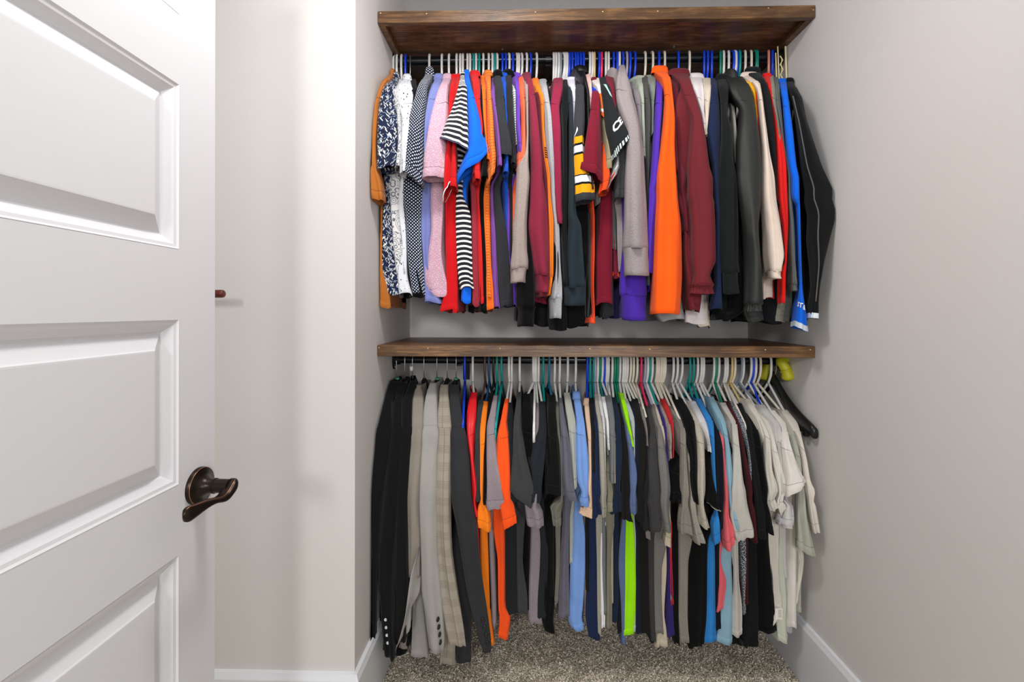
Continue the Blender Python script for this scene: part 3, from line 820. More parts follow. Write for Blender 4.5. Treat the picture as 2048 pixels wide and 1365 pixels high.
        for x, y, _ in vs:
            s_ = (x - x0) / (x1 - x0)
            if o['text'] == 'CEN': th = 0.315 - 0.30 * s_; t = 0.775 - 0.15 * y - 0.13 * s_
            else: th = 0.40 - 0.30 * s_; t = 0.915 - 0.026 * y
            out.append(on_grid(sleeve_grid, th, t, 0.0018)[0])
        mesh_obj('lettering', np.array(out), fs, fabric('f2f2f2'), so, True, np.array(out)[:, :2], np.array(out)[:, :2])
    if 'whiteband' in o:
        k = len(sleeve_grid); a = sleeve_grid[int(k * 0.965):]
        cc = a.mean(1, keepdims=True); a = cc + (a - cc) * np.array([1.03, 1.03, 1.0])
        if len(a) >= 2: cloth('reflective_band', clampx(a), fabric('cfd6dc'), so)
    if 'cuffstripe' in o:
        k = len(sleeve_grid); a = sleeve_grid[int(k * 0.90):]; cc = a.mean(1, keepdims=True)
        a = cc + (a - cc) * np.array([1.04, 1.04, 1.0])
        m, n = new_mat('striped_rib'); st = n.new('ShaderNodeUVMap', uv_map='share').outputs[0]
        sx = n.new('ShaderNodeSeparateXYZ'); n.l.new(st, sx.inputs[0])
        f = n.math('LESS_THAN', n.math('FRACT', n.math('MULTIPLY', sx.outputs[0], 34)), 0.5)
        n.l.new(n.mix(f, '1c2224', 'c8d8d4'), n.b.inputs['Base Color']); n.b.inputs['Roughness'].default_value = 0.9
        cloth('striped_cuff', clampx(a), m, so)
        # pale teal shoulder stripe
        v = []
        for i in range(9):
            for d in (-0.025, 0.025):
                v.append(on_grid(sleeve_grid, 0.27 - 0.14 * i / 8 - d * 1.2, 0.02 + 0.20 * i / 8, 0.0016)[0])
        mesh_obj('shoulder_stripe', np.array(v), [(2 * i, 2 * i + 1, 2 * i + 3, 2 * i + 2) for i in range(8)], fabric('a9d2cc'), so, True, np.array(v)[:, :2], np.array(v)[:, :2])
    if style == 'bands':    # white crescent emblem on the sleeve
        v = []
        for i in range(11):
            t = i / 10; w_ = 0.030 * math.sin(PI * t) ** 0.8 + 0.002
            th = 0.42 - 0.10 * math.sin(PI * 0.62 * t)
            for d in (-w_, w_): v.append(on_grid(sleeve_grid, th + d * 0.8, 0.395 + 0.085 * (1 - t) + d * 0.2, 0.0016)[0])
        mesh_obj('emblem', np.array(v), [(2 * i, 2 * i + 1, 2 * i + 3, 2 * i + 2) for i in range(10)], fabric('f0f0f0'), so, True, np.array(v)[:, :2], np.array(v)[:, :2])
    if 'black emblem' in short:
        q = MB()
        for i in range(5): q.tube([on_grid(sleeve_grid, 0.19 + 0.02 * j, 0.335 + 0.012 * i + 0.004 * math.sin(j), 0.0006)[0] for j in range(7)], 0.0012, 5)
        q.build('emblem', fabric('1a1410'), so, True)
    if 'piping' in o:
        q = MB(); q.tube([tuple(on_grid(sleeve_grid, 0.385 - 0.16 * t ** 2, t, 0.001)[0]) for t in np.linspace(0.04, 0.93, 40)], 0.0020, 6); q.build('piping', fabric('6a6a66'), so, True)
    if 'tag' in o:
        p = at(1557, 1228, YROD - 0.215); q = MB()
        q.box((p.x - 0.011, p.y - 0.002, p.z - 0.017), (p.x + 0.011, p.y - 0.0012, p.z + 0.017)); tg = q.build('care_tag', plastic('paper_tag', 'd8d4cc', 0.8), root)
        q = MB()
        for i in range(5): q.box((p.x - 0.002, p.y - 0.0025, p.z + 0.011 - 0.005 * i), (p.x + 0.008, p.y - 0.0020, p.z + 0.0122 - 0.005 * i))
        q.build('printed_line', plastic('print_ink', '7a746c', 0.8), tg)
    if 'flap' in o:      # the open front of the jacket swung out past its sleeve
        FR = np.array([[1094, 837, 842], [1150, 821, 842], [1187, 816, 840], [1224, 811, 823], [1261, 802, 822], [1280, 796, 810], [1297, 790.5, 793]])
        fy = np.linspace(FR[0, 0], FR[-1, 0], 22); G_ = np.zeros((22, 16, 3))
        l_, r_ = pchip(FR[:, 0], FR[:, 1], fy), pchip(FR[:, 0], FR[:, 2], fy)
        for i, y in enumerate(fy):
            Y = YROD - 0.268; a_, b_ = at(l_[i], y, Y), at(r_[i], y, Y + 0.03); m_ = (a_ + b_) / 2
            for j in range(16):
                th = 2 * PI * j / 16; s_ = math.cos(th)
                G_[i, j] = [m_.x + (b_.x - a_.x) / 2 * s_, m_.y + (b_.y - a_.y) / 2 * s_ - 0.0025 * math.sin(th) + 0.004 * math.sin(3 * s_ + 2.0 * i / 22), m_.z]
        cloth('front_panel', clampx(G_), mat, root)

    # ---- its hanger, a thing of its own
    i_tip = int(np.argmin(np.abs(ys - ytip)))
    tr = at((xl[i_tip] + xr[i_tip]) / 2, ytip, YROD - Ub(ytip) - nb * 0.6)
    kt = 0.82
    near = Vector((hx + (tr.x - hx) * kt, YROD + (tr.y - YROD) * kt, tr.z + (0.002 if not upper else -0.014)))
    t0 = at((xl[0] + xr[0]) / 2, y0, YROD - Un - nb * 0.6); near0 = Vector((t0.x, t0.y, t0.z - 0.010))
    zn = zr - 0.083
    if near0.z > zn - 0.004: near0.z = zn - 0.006
    if near.z > near0.z - 0.01 : near.z = near0.z - 0.02
    fr = Vector((hx - (near.x - hx) * 0.75, YROD + (YROD - near.y) * 0.8, near.z))
    fr.x = min(max(fr.x, XMIN + 0.01), XMAX - 0.01); fr.y = min(fr.y, YMAX - 0.02)
    h = make_hanger(hcol, hx, zr, near, fr, LABELS[short][1], 'clothes_hanger', hgrp, near0 if not upper and hcol != 'suit' else None)
    if hcol == 'suit' and round(hxpx) in (795, 875, 912):
        q = MB(); p = Vector((hx, YROD - 0.0, zr - 0.078)); q.tube([p + Vector((0, 0, 0.012)), p + Vector((0, 0, 0.008)), p - Vector((0, 0, 0.006)), p - Vector((0, 0, 0.010))], [0.004, 0.008, 0.008, 0.004], 12)
        q.build('size_marker', plastic('green_size_marker', '3f8a68', 0.3), h, True)
    if hcol == 'gold':
        gm = plastic('cream_strip', 'd6c898', 0.5)
        lines = [[(1555.5, 93), (1558.5, 164)], [(1551.5, 106), (1553.5, 164)], [(1560, 112), (1565.5, 120), (1560.5, 129), (1566, 139), (1561, 150), (1566, 158), (1563, 165)]] if hxpx < 1570 else [[(1571, 93), (1573.5, 165)]]
        for ln in lines:
            q = MB(); q.tube([at(x, y, YROD - 0.045) for x, y in ln], 0.0021 if len(lines) > 1 else 0.003, 6); q.build('trouser_strip', gm, h, False)
    if hcol == 'suit' and round(hxpx) == 826:
        q = MB(); p = Vector((hx, YROD - 0.02, zr - 0.032)); q.tube([p + Vector((0, 0, 0.008)), p - Vector((0, 0, 0.008))], 0.0065, 10)
        q.build('size_marker', plastic('white_size_marker', 'd6d2d0', 0.4), h, True)

SPEC = """
u|dress_shirt|shirt|rust orange shirt hanging closest to the door|a8642a|plain|white|789|148,774.4,788 157.3,768,781.4 166.7,762.7,772 197.2,752.8,764.5 244.1,744.6,759.4 290.9,739.9,757 337.8,738.3,760.3 374.1,739.9,769.2 403.4,745.3,771.6|403.4,743.4,765.7 453.8,747,766.9 500.6,748.1,768 547.5,750.9,772.7 570.9,752.3,778.6 613.6,754.7,782.1|collar=1 slant=.0 fold=.006 n=-.0
u|dress_shirt|shirt|navy shirt with a white leaf print|2a3354|leaf|white|795|155,772.7,797.3 173.8,765,792.7 185.5,761,790.3 244.1,755.2,799.2 290.9,753.5,802 326.1,755.2,800.9 340.2,758.7,790.3|360,768,782.1 406.9,766.2,780.5 453.8,764.1,782.8 500.6,762.7,788 524.1,762.2,790.3 547.5,764.5,792.7 587.3,780.9,796.2|collar=1
u|dress_shirt|shirt|white shirt with a grey ring print|d4d2d2|swirl|white|804|160.9,788,806.7 178.4,779.8,796.2 220.6,790.3,802.5 290.9,795,804.8 337.8,790.3,802|360,776.2,799.7 406.9,779.8,798.5 453.8,783.3,800.2 500.6,786.8,806.7 545.2,791.5,811.4|
u|dress_shirt|shirt|white shirt with small dark dashes|d6d8de|dash|blue|811|158.5,806.7,821.2 169.1,794.5,823.1 185.5,792.7,828.3 220.6,795,825.9 244.1,800.9,824.3 302.7,800.9,816.6 349.5,801.6,811.9|406.9,796.2,806.7 430.3,797.3,809.5 500.6,804.4,813.3 542.8,793.8,814.2 588.5,795,825.9|collar=1
u|dress_shirt|shirt|black shirt slotted behind the polka dot shirt|16161c|plain|steel|820|160.9,820.3,832.5 178.4,820.8,834.8 192.5,825.5,835.3 244.1,820.8,830.2 290.9,818.4,825.5|360,813.8,823.1 477.2,816.1,823.1 570.9,825.5,841.9 590.9,827.8,846.6|
u|dress_shirt|shirt|navy polka dot shirt|262d48|dots|white|860|148,851.2,866.5 173.8,836,854.8 197.2,830.2,854.8 234.7,820.8,851.2 290.9,813.3,850.1 337.8,807.7,847.7 356.6,802.5,847|360,802,846.6 395.2,805.5,845.4 430.3,810.9,842.3 500.6,813.8,843.5 547.5,818.4,847.7 587.8,826.6,848.4|collar=1.4 slant=-.03
u|dress_shirt|shirt|lavender blue micro dot shirt|5f68a8|micro|white|885|156.2,868.8,885.2 173.8,863,879.4 192.5,856.4,876.6 244.1,850.8,867.2 290.9,849.6,861.1 326.1,850.1,860.6|360,846.6,862.5 406.9,841.9,862 453.8,841.4,862 500.6,844.7,858.8 559.2,848.4,864.1 606.1,850.8,884.1|collar=.8
u|dress_shirt|shirt|pale pink shirt with a fine weave|cfb0bc|micro2|white|899|156.2,886.4,902.8 173.8,878.2,897 197.2,870,897 244.1,860.6,898.6 290.9,853.1,897.7 326.1,847.3,898.1 340.2,847.7,897 358.9,858.3,879.4|360,861.8,886.9 406.9,860.6,886.9 453.8,862.5,884.5 500.6,855.9,882.2 561.6,847,892.3 594.4,870,896.2|collar=.8 slant=.0
u|polo_shirt|shirt|red polo with white piped sleeve edge|c8161c|plain|white|914|155.5,902.8,912.7 185.5,899.3,911 220.6,897.7,907.5 279.2,896.2,905.2 319.1,889.9,905.2 384.7,886.9,903.3|360,889.9,907.5 383.4,890.6,912.7 453.8,891.1,913.1 559.2,892.3,915 622.5,879.8,915|collar=.6 pipe=f0e8e4 slant=.03
u|polo_shirt|shirt|second red polo just before the striped polo|c91a1c|plain|white|921|153.8,912.7,919.7 185.5,910.3,919.2 244.1,907.5,916.9 319.1,902.3,915 377.7,900.9,915.5|383.4,905.2,913.6 453.8,907.5,913.6 559.2,907.5,914.5 624.4,905.2,915|collar=.5
u|polo_shirt|shirt|dark polo with white horizontal stripes|3b3a42|stripe|white|926|151.5,921.1,929.1 176.1,916.4,933.8 197.2,911,934.2 220.6,904.7,934.7 255.8,893,936.6 281.6,884.1,938 292.1,880.3,938|383.4,912.2,925.1 430.3,911.2,940.8 500.6,912.2,943.1 559.2,917.3,945 578,924.4,945.5|collar=.6 n=.025 slant=-.022 pipe=5a5878
u|polo_shirt|shirt|bright blue polo with a wide flaring sleeve|1466e0|plain|white|935|146.8,928.4,938.3 169.1,930.8,941.6 185.5,934.1,945.8 220.6,935.5,953.3 244.1,936.4,958.7 290.9,931.7,969.7 316.7,917.7,975.3 337.8,910.6,976.7|374.1,924.4,932.8 430.3,923.4,933.8 524.1,922,936.8 578,923.9,943.1 604.2,923,942.2|collar=.6 n=.012 slant=.05
u|polo_shirt|shirt|red polo after the bright blue polo|d02424|plain|white|939.5|149.1,941.1,957.5 169.1,945.3,958.7 180.8,945.8,958.9 220.6,949.3,961.7 267.5,955.2,965.9 314.4,945.8,962.2 344.8,943.9,961.2 364.8,948.1,959.8|383.4,952.8,963.4 500.6,956.3,966.9 603.8,960.3,970.6|collar=.7
u|t_shirt|t-shirt|faded maroon tee below the red polo sleeve|96303c|plain|teal|946|159.7,955.2,961.7 197.2,955.2,963.4 267.5,955.2,964.5 314.4,948.1,959.8 349.5,945.8,955.2|360,938.8,952.8 383.4,941.6,953.3 500.6,943.4,955.6 610.8,944.4,959.4|
u|t_shirt|t-shirt|black tee before the orange polos|15171a|plain|white|951.6|159.7,958.7,963.4 197.2,957.5,966.9 267.5,959.8,969.2 314.4,962.2,970.4 358.9,958.7,976.2|395.2,955.2,969.2 547.5,959.8,973.9 623.7,959.8,975.1|
u|polo_shirt|shirt|plain orange polo|e86a20|plain|teal|958|157.3,962.2,971.1 178.4,962.2,972 220.6,962.7,972.5 244.1,963.4,973 290.9,968,973.9 326.1,969.7,978.6|374.1,968,978.6 406.9,963.1,979.5 500.6,965.7,981.4 594.4,970.4,988 620.6,971.6,988.4|collar=.5
u|polo_shirt|shirt|orange polo with thin dark pinstripes|ea7a30|pinstripe|white|966|149.1,969.7,982.3 178.4,972.7,982.3 244.1,972.7,987 302.7,973.4,990.8 321.4,974.8,992.2 358.9,976.2,985.6|374.1,970.4,979.8 500.6,971.6,982.1 594.4,972.7,985.6|collar=.8 slant=.02
u|polo_shirt|shirt|purple polo between the orange polo and grey polo|7a4a98|plain|white|977|162,983.8,990.3 187.8,981.4,990.3 244.1,986.1,995.5 314.4,992.2,1002 335.5,992.7,1003.2|374.1,980.5,986.8 477.2,983.3,995.5 559.2,985.6,996.2 613.1,988,1000.2|collar=.4
u|polo_shirt|shirt|charcoal polo with a black collar|46474b|plain|white|984|151.5,989.8,1002.5 183.1,990.3,1006.2 220.6,991.7,1009.5 244.1,993.1,1011.9 305,999.2,1022.2 314.4,999.7,1022.2|374.1,986.8,1000.9 500.6,992.7,1018.4 614.3,1000.9,1022.7|collar=1.2 ccol=121214 n=.01
u|polo_shirt|shirt|blue polo with a textured weave|1a56c8|micro3|teal|988|152.7,1000.9,1014.9 173.8,1004.8,1014.2 192.5,1005.8,1014.2 244.1,1009.1,1014.9 328.4,1007.9,1016.6 349.5,1005.5,1016.1|360,1008.1,1021.2 406.9,1010.9,1023.6 477.2,1013.8,1023.1 570.9,1016.1,1023.1|collar=.6
u|polo_shirt|shirt|dark grey polo after the blue polo|3b3c40|plain|white|993|150.3,1012.6,1023.6 183.1,1010.9,1024.5 206.6,1010,1024.8 244.1,1014.2,1027.8 290.9,1018.9,1030.6 314.4,1021.7,1031.6 330.8,1022.2,1032|360,1016.1,1025.5 500.6,1018.4,1025.5 613.1,1013.8,1027.8|collar=1.2 ccol=141416 n=.01
u|t_shirt|t-shirt|white tee with green pinstripes|dfe4dc|greenstripe|blue|1003|160.9,1024.3,1031.6 208.9,1025,1031.6 255.8,1026.9,1032 290.9,1030.2,1034.8|360,1020.8,1027.8 547.5,1023.1,1030.2|
u|polo_shirt|shirt|purple polo after the green pinstriped tee|6a3fb0|plain|blue|1010|151.5,1027.8,1037.2 187.8,1031.1,1038.6 244.1,1030.2,1040 305,1031.8,1044.2 312,1032.5,1044.7|383.4,1014.9,1025.5 500.6,1013.8,1024.3 570.9,1025.5,1034.8 612,1027.8,1034.4|collar=.5 n=.008
u|t_shirt|t-shirt|coral orange tee|ee6440|plain|white|1017|153.8,1037.7,1048.4 204.2,1037.9,1050.3 244.1,1041.4,1050.3 290.9,1036.7,1050.3 314.4,1033.4,1049.4 340.2,1033.4,1046.1|383.4,1025.5,1037.2 524.1,1027.8,1037.2|n=.012
u|sweatshirt|sweatshirt|taupe sweatshirt with ribbed cuffs|9c8e88|heather|blue|1024|152.2,1046.6,1055.5 185.5,1048.9,1055.9 208.9,1049.8,1056.4 267.5,1051.7,1056.9 314.4,1044.2,1056.4 337.8,1033,1057.1 360,1032,1058.8 406.9,1029.2,1054.8 453.8,1025.5,1051.7 500.6,1023.6,1051.7 526.4,1020.8,1054.5 566.2,1020.8,1049.4|383.4,1047.7,1060.2 430.3,1049.4,1060.6 458.4,1051.2,1057.1 547.5,1051.2,1058.3|cuff=27 n=.02 fold=.005
u|sweatshirt|sweatshirt|black sweatshirt with a cuff hanging below the taupe one|141417|plain|white|1032.5|157.3,1052.4,1058.3 220.6,1055.9,1060.6 361.2,1055.9,1063 453.8,1041.9,1060.6 524.1,1034.8,1067.7 613.1,1033.7,1071.2 615.5,1035.3,1070 652.5,1034.8,1068.1|453.8,1041.9,1060.6 594.4,1037.2,1060.6|cuff=38 n=-.01
u|sweatshirt|sweatshirt|crimson sweatshirt with long sleeves|86213a|heather2|white|1036.5|146.8,1047.7,1061.1 178.4,1053.1,1067.2 208.9,1055.5,1071.9 267.5,1057.1,1078.4 337.8,1058.3,1084.5 360,1057.8,1085.2 406.9,1055.9,1090.6 453.8,1053.1,1093.9 500.6,1058.3,1096.2 547.5,1065.3,1097.4 554.5,1068.1,1097.4 586.2,1070.5,1097.2|406.9,1060.6,1084.1 570.9,1067.7,1088.8 603.8,1067.7,1095.8|cuff=33 fold=.006 n=.008
u|sweatshirt|sweatshirt|dark maroon sweatshirt beside the crimson one|6e2430|plain|white|1042|166.2,1067.7,1075.2 211.2,1071.4,1079.8 290.9,1076.6,1084.5 360,1082.7,1093.9 406.9,1087.8,1096.2 500.6,1088.8,1097 594.4,1070,1093.4|360,1081.7,1093.4 603.8,1070,1084.1|
u|long_sleeve_shirt|shirt|orange long sleeve shirt with a black emblem|ee7c22|plain|white|1052|158.5,1064.8,1077.5 178.4,1070,1082.2 197.2,1077.5,1087.6 244.1,1081.7,1087.6 314.4,1085.2,1093.9 360,1091.8,1100 384.7,1092.3,1100.5 453.8,1095.8,1107 547.5,1097,1106.3 590.9,1090.6,1100.5|453.8,1093.4,1102.8 589.7,1091.1,1100.5|cuff=36
u|sweatshirt|sweatshirt|light grey heather sweatshirt|a4a4a8|heather|blue|1059.5|160.2,1079.4,1093 178.4,1081.7,1095.3 197.2,1085,1097.7 244.1,1087.3,1102.3 314.4,1092,1106.6 360,1100,1109.4 384.7,1100.5,1108.9 453.8,1106.3,1117.3 524.1,1109.4,1119.7 585,1101.6,1123 599.1,1097.7,1123 636.6,1099.3,1122|453.8,1102.8,1114.5 594.4,1102.8,1119.2|cuff=38 n=.006
u|long_sleeve_shirt|shirt|black long sleeve shirt behind the grey heather sweatshirt|121418|plain|white|1072|169.1,1084.1,1098.1 244.1,1095.8,1105.2 384.7,1102.8,1112.2 453.8,1102.8,1119.2 570.9,1098.1,1126.2 641.2,1097,1132.1 660,1100.5,1132.1|453.8,1102.8,1119.2 650.6,1098.1,1132.1|n=-.02
u|sweatshirt|sweatshirt|crimson sweatshirt with a smooth front|8a2440|plain|white|1107|158.5,1107.5,1126.7 178.4,1105.2,1126.2 220.6,1100,1119.7 267.5,1104,1122 314.4,1106.3,1122.7 360,1108,1123.4 418.6,1111,1123 450.2,1116.4,1123|360,1107.5,1119.2 453.8,1109.8,1119.2 524.1,1112.2,1119.2|n=.004
u|sweatshirt|sweatshirt|black sweatshirt with a raglan seam|1d2328|plain|white|1111|161.6,1125.8,1136.1 192.5,1123.4,1137 220.6,1120.2,1137 267.5,1122,1133.8 360,1122,1134.5 453.8,1121.1,1133.3 524.1,1123.9,1134.5 570.9,1126.2,1138|453.8,1119.2,1133.3 547.5,1121.6,1135.6 653,1130.9,1161.4|fold=.006
u|sweatshirt|sweatshirt|slate teal sweatshirt|2c3f4a|heather2|white|1116|163.2,1135.2,1143.1 197.2,1136.1,1144.5 232.3,1136.8,1145.5 314.4,1136.8,1146.9 360,1134.5,1149.2 430.3,1132.8,1149.7 453.8,1134.7,1159.1 500.6,1129.3,1162.8 524.1,1126.7,1164.7 570.9,1127.7,1168 610.8,1125.8,1170.8|360,1134,1146.9 453.8,1135.2,1158.6 608.4,1128.1,1168|cuff=34 n=.004 fold=.007
u|t_shirt|t-shirt|white tee before the black and yellow jersey|d8d4e0|plain|slate|1120|159.2,1135.2,1151.1 187.8,1143.1,1150.9 232.3,1145.7,1150.6 279.2,1144.5,1147.8 290.9,1144.5,1146.9|360,1144.5,1146.9 430.3,1146.9,1151.6|collar=.3
u|jersey|jersey|black jersey with yellow and white sleeve bands|34363a|bands|blue|1137.5|157.3,1152,1168 183.1,1151.1,1168.4 220.6,1148.8,1169.4 244.1,1146.9,1169.6 290.9,1145.7,1166.8 337.8,1146.4,1170.3 373,1147.8,1186.2 378.8,1148,1187 389.4,1148,1187.2 404.5,1147.8,1188.1|383.4,1153.9,1177.3 500.6,1158.6,1177.3 594.4,1135.2,1170.3 650.6,1132.8,1170.3|n=.015 cuff=0
u|jacket|jacket|black jacket with a smooth shiny shoulder|17191b|plain|blue|1142.6|141.4,1152.7,1170.8 157.3,1163.3,1172.7 185.5,1168,1177.8 244.1,1168.9,1179.2 290.9,1168,1177.3 384.7,1168,1186.7|360,1168,1189.1 500.6,1165.6,1189.1 651.8,1170.3,1177.3|collar=1 rough=.45
u|t_shirt|t-shirt|pale pink tee|e0b8b0|plain|white|1124.6|149.8,1174.1,1181.6 187.8,1175.9,1183.4 215.9,1179.7,1182.5 244.1,1180.9,1182.5|360,1180.9,1182.5 406.9,1180.9,1182.5|
u|long_sleeve_shirt|shirt|orange striped track top behind the maroon polo|d8441e|plain|blue|1148|197.2,1179.7,1186.7 290.9,1177.3,1193.8 406.9,1175,1186.7 430.3,1180.9,1189.1 500.6,1182,1189.5 570.9,1180.9,1187.9 629.5,1184.4,1189.5 645.9,1169.8,1189.5|430.3,1175,1182 594.4,1179.7,1189.1|n=-.03
u|polo_shirt|shirt|maroon polo with a wide sleeve hem|7c1a2e|plain|yellow|1189|170.2,1182.5,1193.8 180.8,1183.9,1198 220.6,1180.6,1200.3 267.5,1172.7,1202.2 302.7,1167.5,1203.1 326.1,1164.5,1203.8 346,1160.5,1204.1 351.9,1160.5,1204.1|371.7,1205.5,1225.6 406.9,1201.2,1226.1 453.8,1198.4,1226.1 524.1,1193.3,1226.1 589.7,1194.7,1226.6 608.9,1193.3,1227|collar=1.6 cx=410 n=.03 slant=-.02
u|jersey|jersey|white jersey with an orange seam line|e6dcd4|orangeline|white|1178.5|158.5,1180.9,1201.2 178.4,1194.9,1201.2 197.2,1197.5,1203.6 234.7,1202.2,1206.9|360,1198.4,1205.5 406.9,1198.4,1205.5|n=.005
u|t_shirt|t-shirt|olive khaki tee|8d8468|plain|white|1183.6|197.2,1199.6,1204.3 230,1201.7,1207.3 290.9,1205,1217.7 321.4,1205.9,1221.9 342.5,1205.9,1221.9|360,1203.1,1212.5 500.6,1200.8,1212.5|n=.0
u|jersey|jersey|black jersey lettered in white with striped cuff|33373a|plain|pink|1203|157.3,1198.4,1217.2 173.8,1201.2,1220.7 190.2,1203.1,1222.8 220.6,1207.3,1231.7 244.1,1210.2,1238.3 267.5,1213.9,1248.1 283.9,1217.2,1255.6 300.3,1221.9,1258.4|360,1205.5,1221.9 500.6,1207.8,1221.9 570.9,1205.5,1226.6 634.2,1207.8,1227.7|n=.02 slant=.045 text=CEN cuffstripe=1 fold=.004
u|t_shirt|t-shirt|grey tee with red and white sleeve trim|8a8e8a|trim|blue|1197|220.6,1212.5,1224.2 290.9,1217.2,1231.2 314.4,1223,1235.5 344.8,1217.2,1237.3 361.2,1210.2,1236.9|360,1217.2,1231.2 500.6,1221.9,1231.2|n=.004 slant=.04
u|t_shirt|t-shirt|bright orange red tee low beside the maroon polo|e04a1c|plain|white|1212|244.1,1205.5,1217.2 314.4,1203.1,1217.2 356.6,1201.2,1221.9 387,1198.4,1214.8|360,1200.8,1205.5 524.1,1200.8,1205.5 554.5,1226.6,1241.8|n=.002
u|t_shirt|t-shirt|maroon tee before the taupe hoodie|7c2034|plain|white|1217|152.7,1210.2,1227.7 185.5,1219.1,1230.3 244.1,1226.6,1233.6 314.4,1227.7,1233.6|453.8,1224.2,1231.2 524.1,1226.6,1235.9 556.9,1226.6,1242|
u|t_shirt|t-shirt|charcoal tee behind the taupe hoodie|4a494c|heather|blue|1227|185.5,1226.6,1240.6 290.9,1227.7,1250 337.8,1228.9,1250 399.9,1227.7,1250|360,1226.6,1249.1 395.2,1227.7,1247.7 500.6,1231.2,1250|n=-.01
u|hoodie|sweatshirt|taupe hoodie with a front pocket|948a8a|heather|white|1239|132.7,1238.3,1250.5 150.3,1234.8,1254.7 173.8,1231.2,1261.7 197.2,1231.7,1266.4 220.6,1235.9,1272.3 267.5,1250,1280.9 314.4,1251.2,1285.6 360,1249.1,1288 430.3,1247.7,1292.7 495.9,1245.3,1295.9 503,1245.8,1296.4 552.2,1247.2,1299.2|244.1,1250,1278.1 274.5,1275.8,1291 290.9,1273.4,1289.8 384.7,1231.2,1250 395.2,1227.7,1250 430.3,1233.1,1250 500.6,1235,1250 540.5,1237.8,1250|cuff=53 n=.03 hood=1 fold=.005
u|sweatshirt|sweatshirt|purple sweatshirt hanging low under the taupe hoodie|46299a|plain|blue|1233.6|197.2,1240.6,1252.3 314.4,1240.6,1254.7 477.2,1245.3,1287.5 570.9,1240.6,1291.7 592,1241.1,1292.2 640.1,1244.4,1292.7|477.2,1245.3,1282.8 638.9,1245.3,1287.5|cuff=48 n=-.02
u|t_shirt|t-shirt|grey tee after the taupe hoodie|837c80|heather|blue|1244|165.5,1264.1,1278.6 197.2,1268.3,1280.9 244.1,1273.4,1281.6 279.2,1277,1282.8|360,1282.8,1289.8 500.6,1285.2,1292.2|
u|t_shirt|t-shirt|sage green tee with a light collar|9ba294|plain|lavender|1252|156.2,1273,1285.6 206.6,1279.1,1288 267.5,1282.8,1289.4 314.4,1285.2,1291|360,1287.5,1293.4 500.6,1287.5,1294.5|collar=.3
u|sweatshirt|sweatshirt|dark heather grey sweatshirt|5a5a58|heather|blue|1258|153.8,1284.7,1295 185.5,1285.6,1298 230,1287.5,1301.1 290.9,1288,1299.7 384.7,1291.7,1297.3 430.3,1291,1294.5 570.9,1289.8,1299.2|430.3,1287.5,1294.5 570.9,1289.8,1299.2|
u|t_shirt|t-shirt|sage grey tee beside the purple long sleeve shirt|7d857c|plain|blue|1267.6|155,1294.5,1312.8 180.8,1300.4,1310.9 211.2,1302.5,1307.7 267.5,1301.6,1305.8|360,1294.5,1299.2 570.9,1292.2,1299.2|collar=.3
u|long_sleeve_shirt|shirt|purple long sleeve shirt|5030a8|plain|cream|1288.7|158.5,1310.5,1322.2 180.8,1311.9,1325.5 220.6,1308.6,1323.8 267.5,1304.8,1320.3 314.4,1302,1317.5 361.2,1299.2,1315.6 383.4,1296.4,1310.9 399.9,1296.4,1313.3 453.8,1293.1,1309.1 547.5,1292.2,1301.6|453.8,1294.5,1306.2 582.7,1292.2,1301.6|n=.004
u|long_sleeve_shirt|shirt|bright orange long sleeve shirt|fa5c14|plain|blue|1317|142.1,1306.4,1334.5 157.3,1324.7,1341.1 192.5,1328.4,1345.3 244.1,1325.2,1349.1 290.9,1320.5,1348.6 360,1311.8,1352.8 399.9,1312.3,1355.2 453.8,1308.8,1361.7 547.5,1304.5,1364.1 627.7,1301.7,1359.4|360,1313.4,1350.9 627.2,1304.1,1358|collar=1 n=.03 fold=.007
u|long_sleeve_shirt|shirt|dusty maroon shirt under the burgundy jacket|6c2436|plain|cream|1328|157.3,1339.7,1359.8 185.5,1343.4,1358 244.1,1346.2,1358 314.4,1351.4,1360.3 337.8,1352.1,1365 360,1351.4,1372.5 384.7,1354.5,1367.3 406.9,1358,1372.5 465.5,1367.3,1372.5|360,1353.3,1369.7 465.5,1365,1372 524.1,1367.3,1374.4|
u|t_shirt|t-shirt|pale grey tee showing under the bright orange shirt|a0a0a2|plain|cream|1303|173.8,1327.5,1341.6 267.5,1325.2,1343.9 384.7,1325.2,1343.9|570.9,1325.2,1358 636.6,1313.4,1372 641.2,1325.2,1372|n=-.04
u|jacket|jacket|burgundy windbreaker with a gathered cuff|74272f|plain|blue|1356|146.8,1340.4,1377.2 164.4,1360.3,1382.8 197.2,1367.3,1392.7 244.1,1380.2,1403 290.9,1377.2,1411.9 337.8,1373.9,1417.7 360,1374.4,1424.1 399.9,1374.4,1424.1 406.9,1377.9,1426.4 453.8,1381.4,1428.8 524.1,1381.9,1429.7 552.2,1386.1,1417.7 585,1376.7,1430.6|197.2,1353.3,1383.8 244.1,1347.4,1388.4 290.9,1338,1390.8 305,1332.2,1390.8 337.8,1351.4,1393.1 361.2,1360.3,1393.1 399.9,1355.6,1393.1 453.8,1368.5,1383.8 500.6,1367.3,1383.8 585,1375.5,1404.8 596.7,1376.2,1404.4 622,1381.4,1400.2|collar=.9 n=.035 bn=.05 fold=.0045 gather=48 rough=.8 lin=1
u|dress_shirt|shirt|white collared shirt after the burgundy windbreaker|d8d0d0|plain|cream|1378|154.5,1379.1,1405.3 173.8,1383.3,1406.7 187.8,1386.6,1407.7 220.6,1395,1408.1 272.2,1405.8,1409.1|570.9,1383.8,1411.9 587.3,1374.4,1417.7 644.8,1372,1421.2|collar=.7
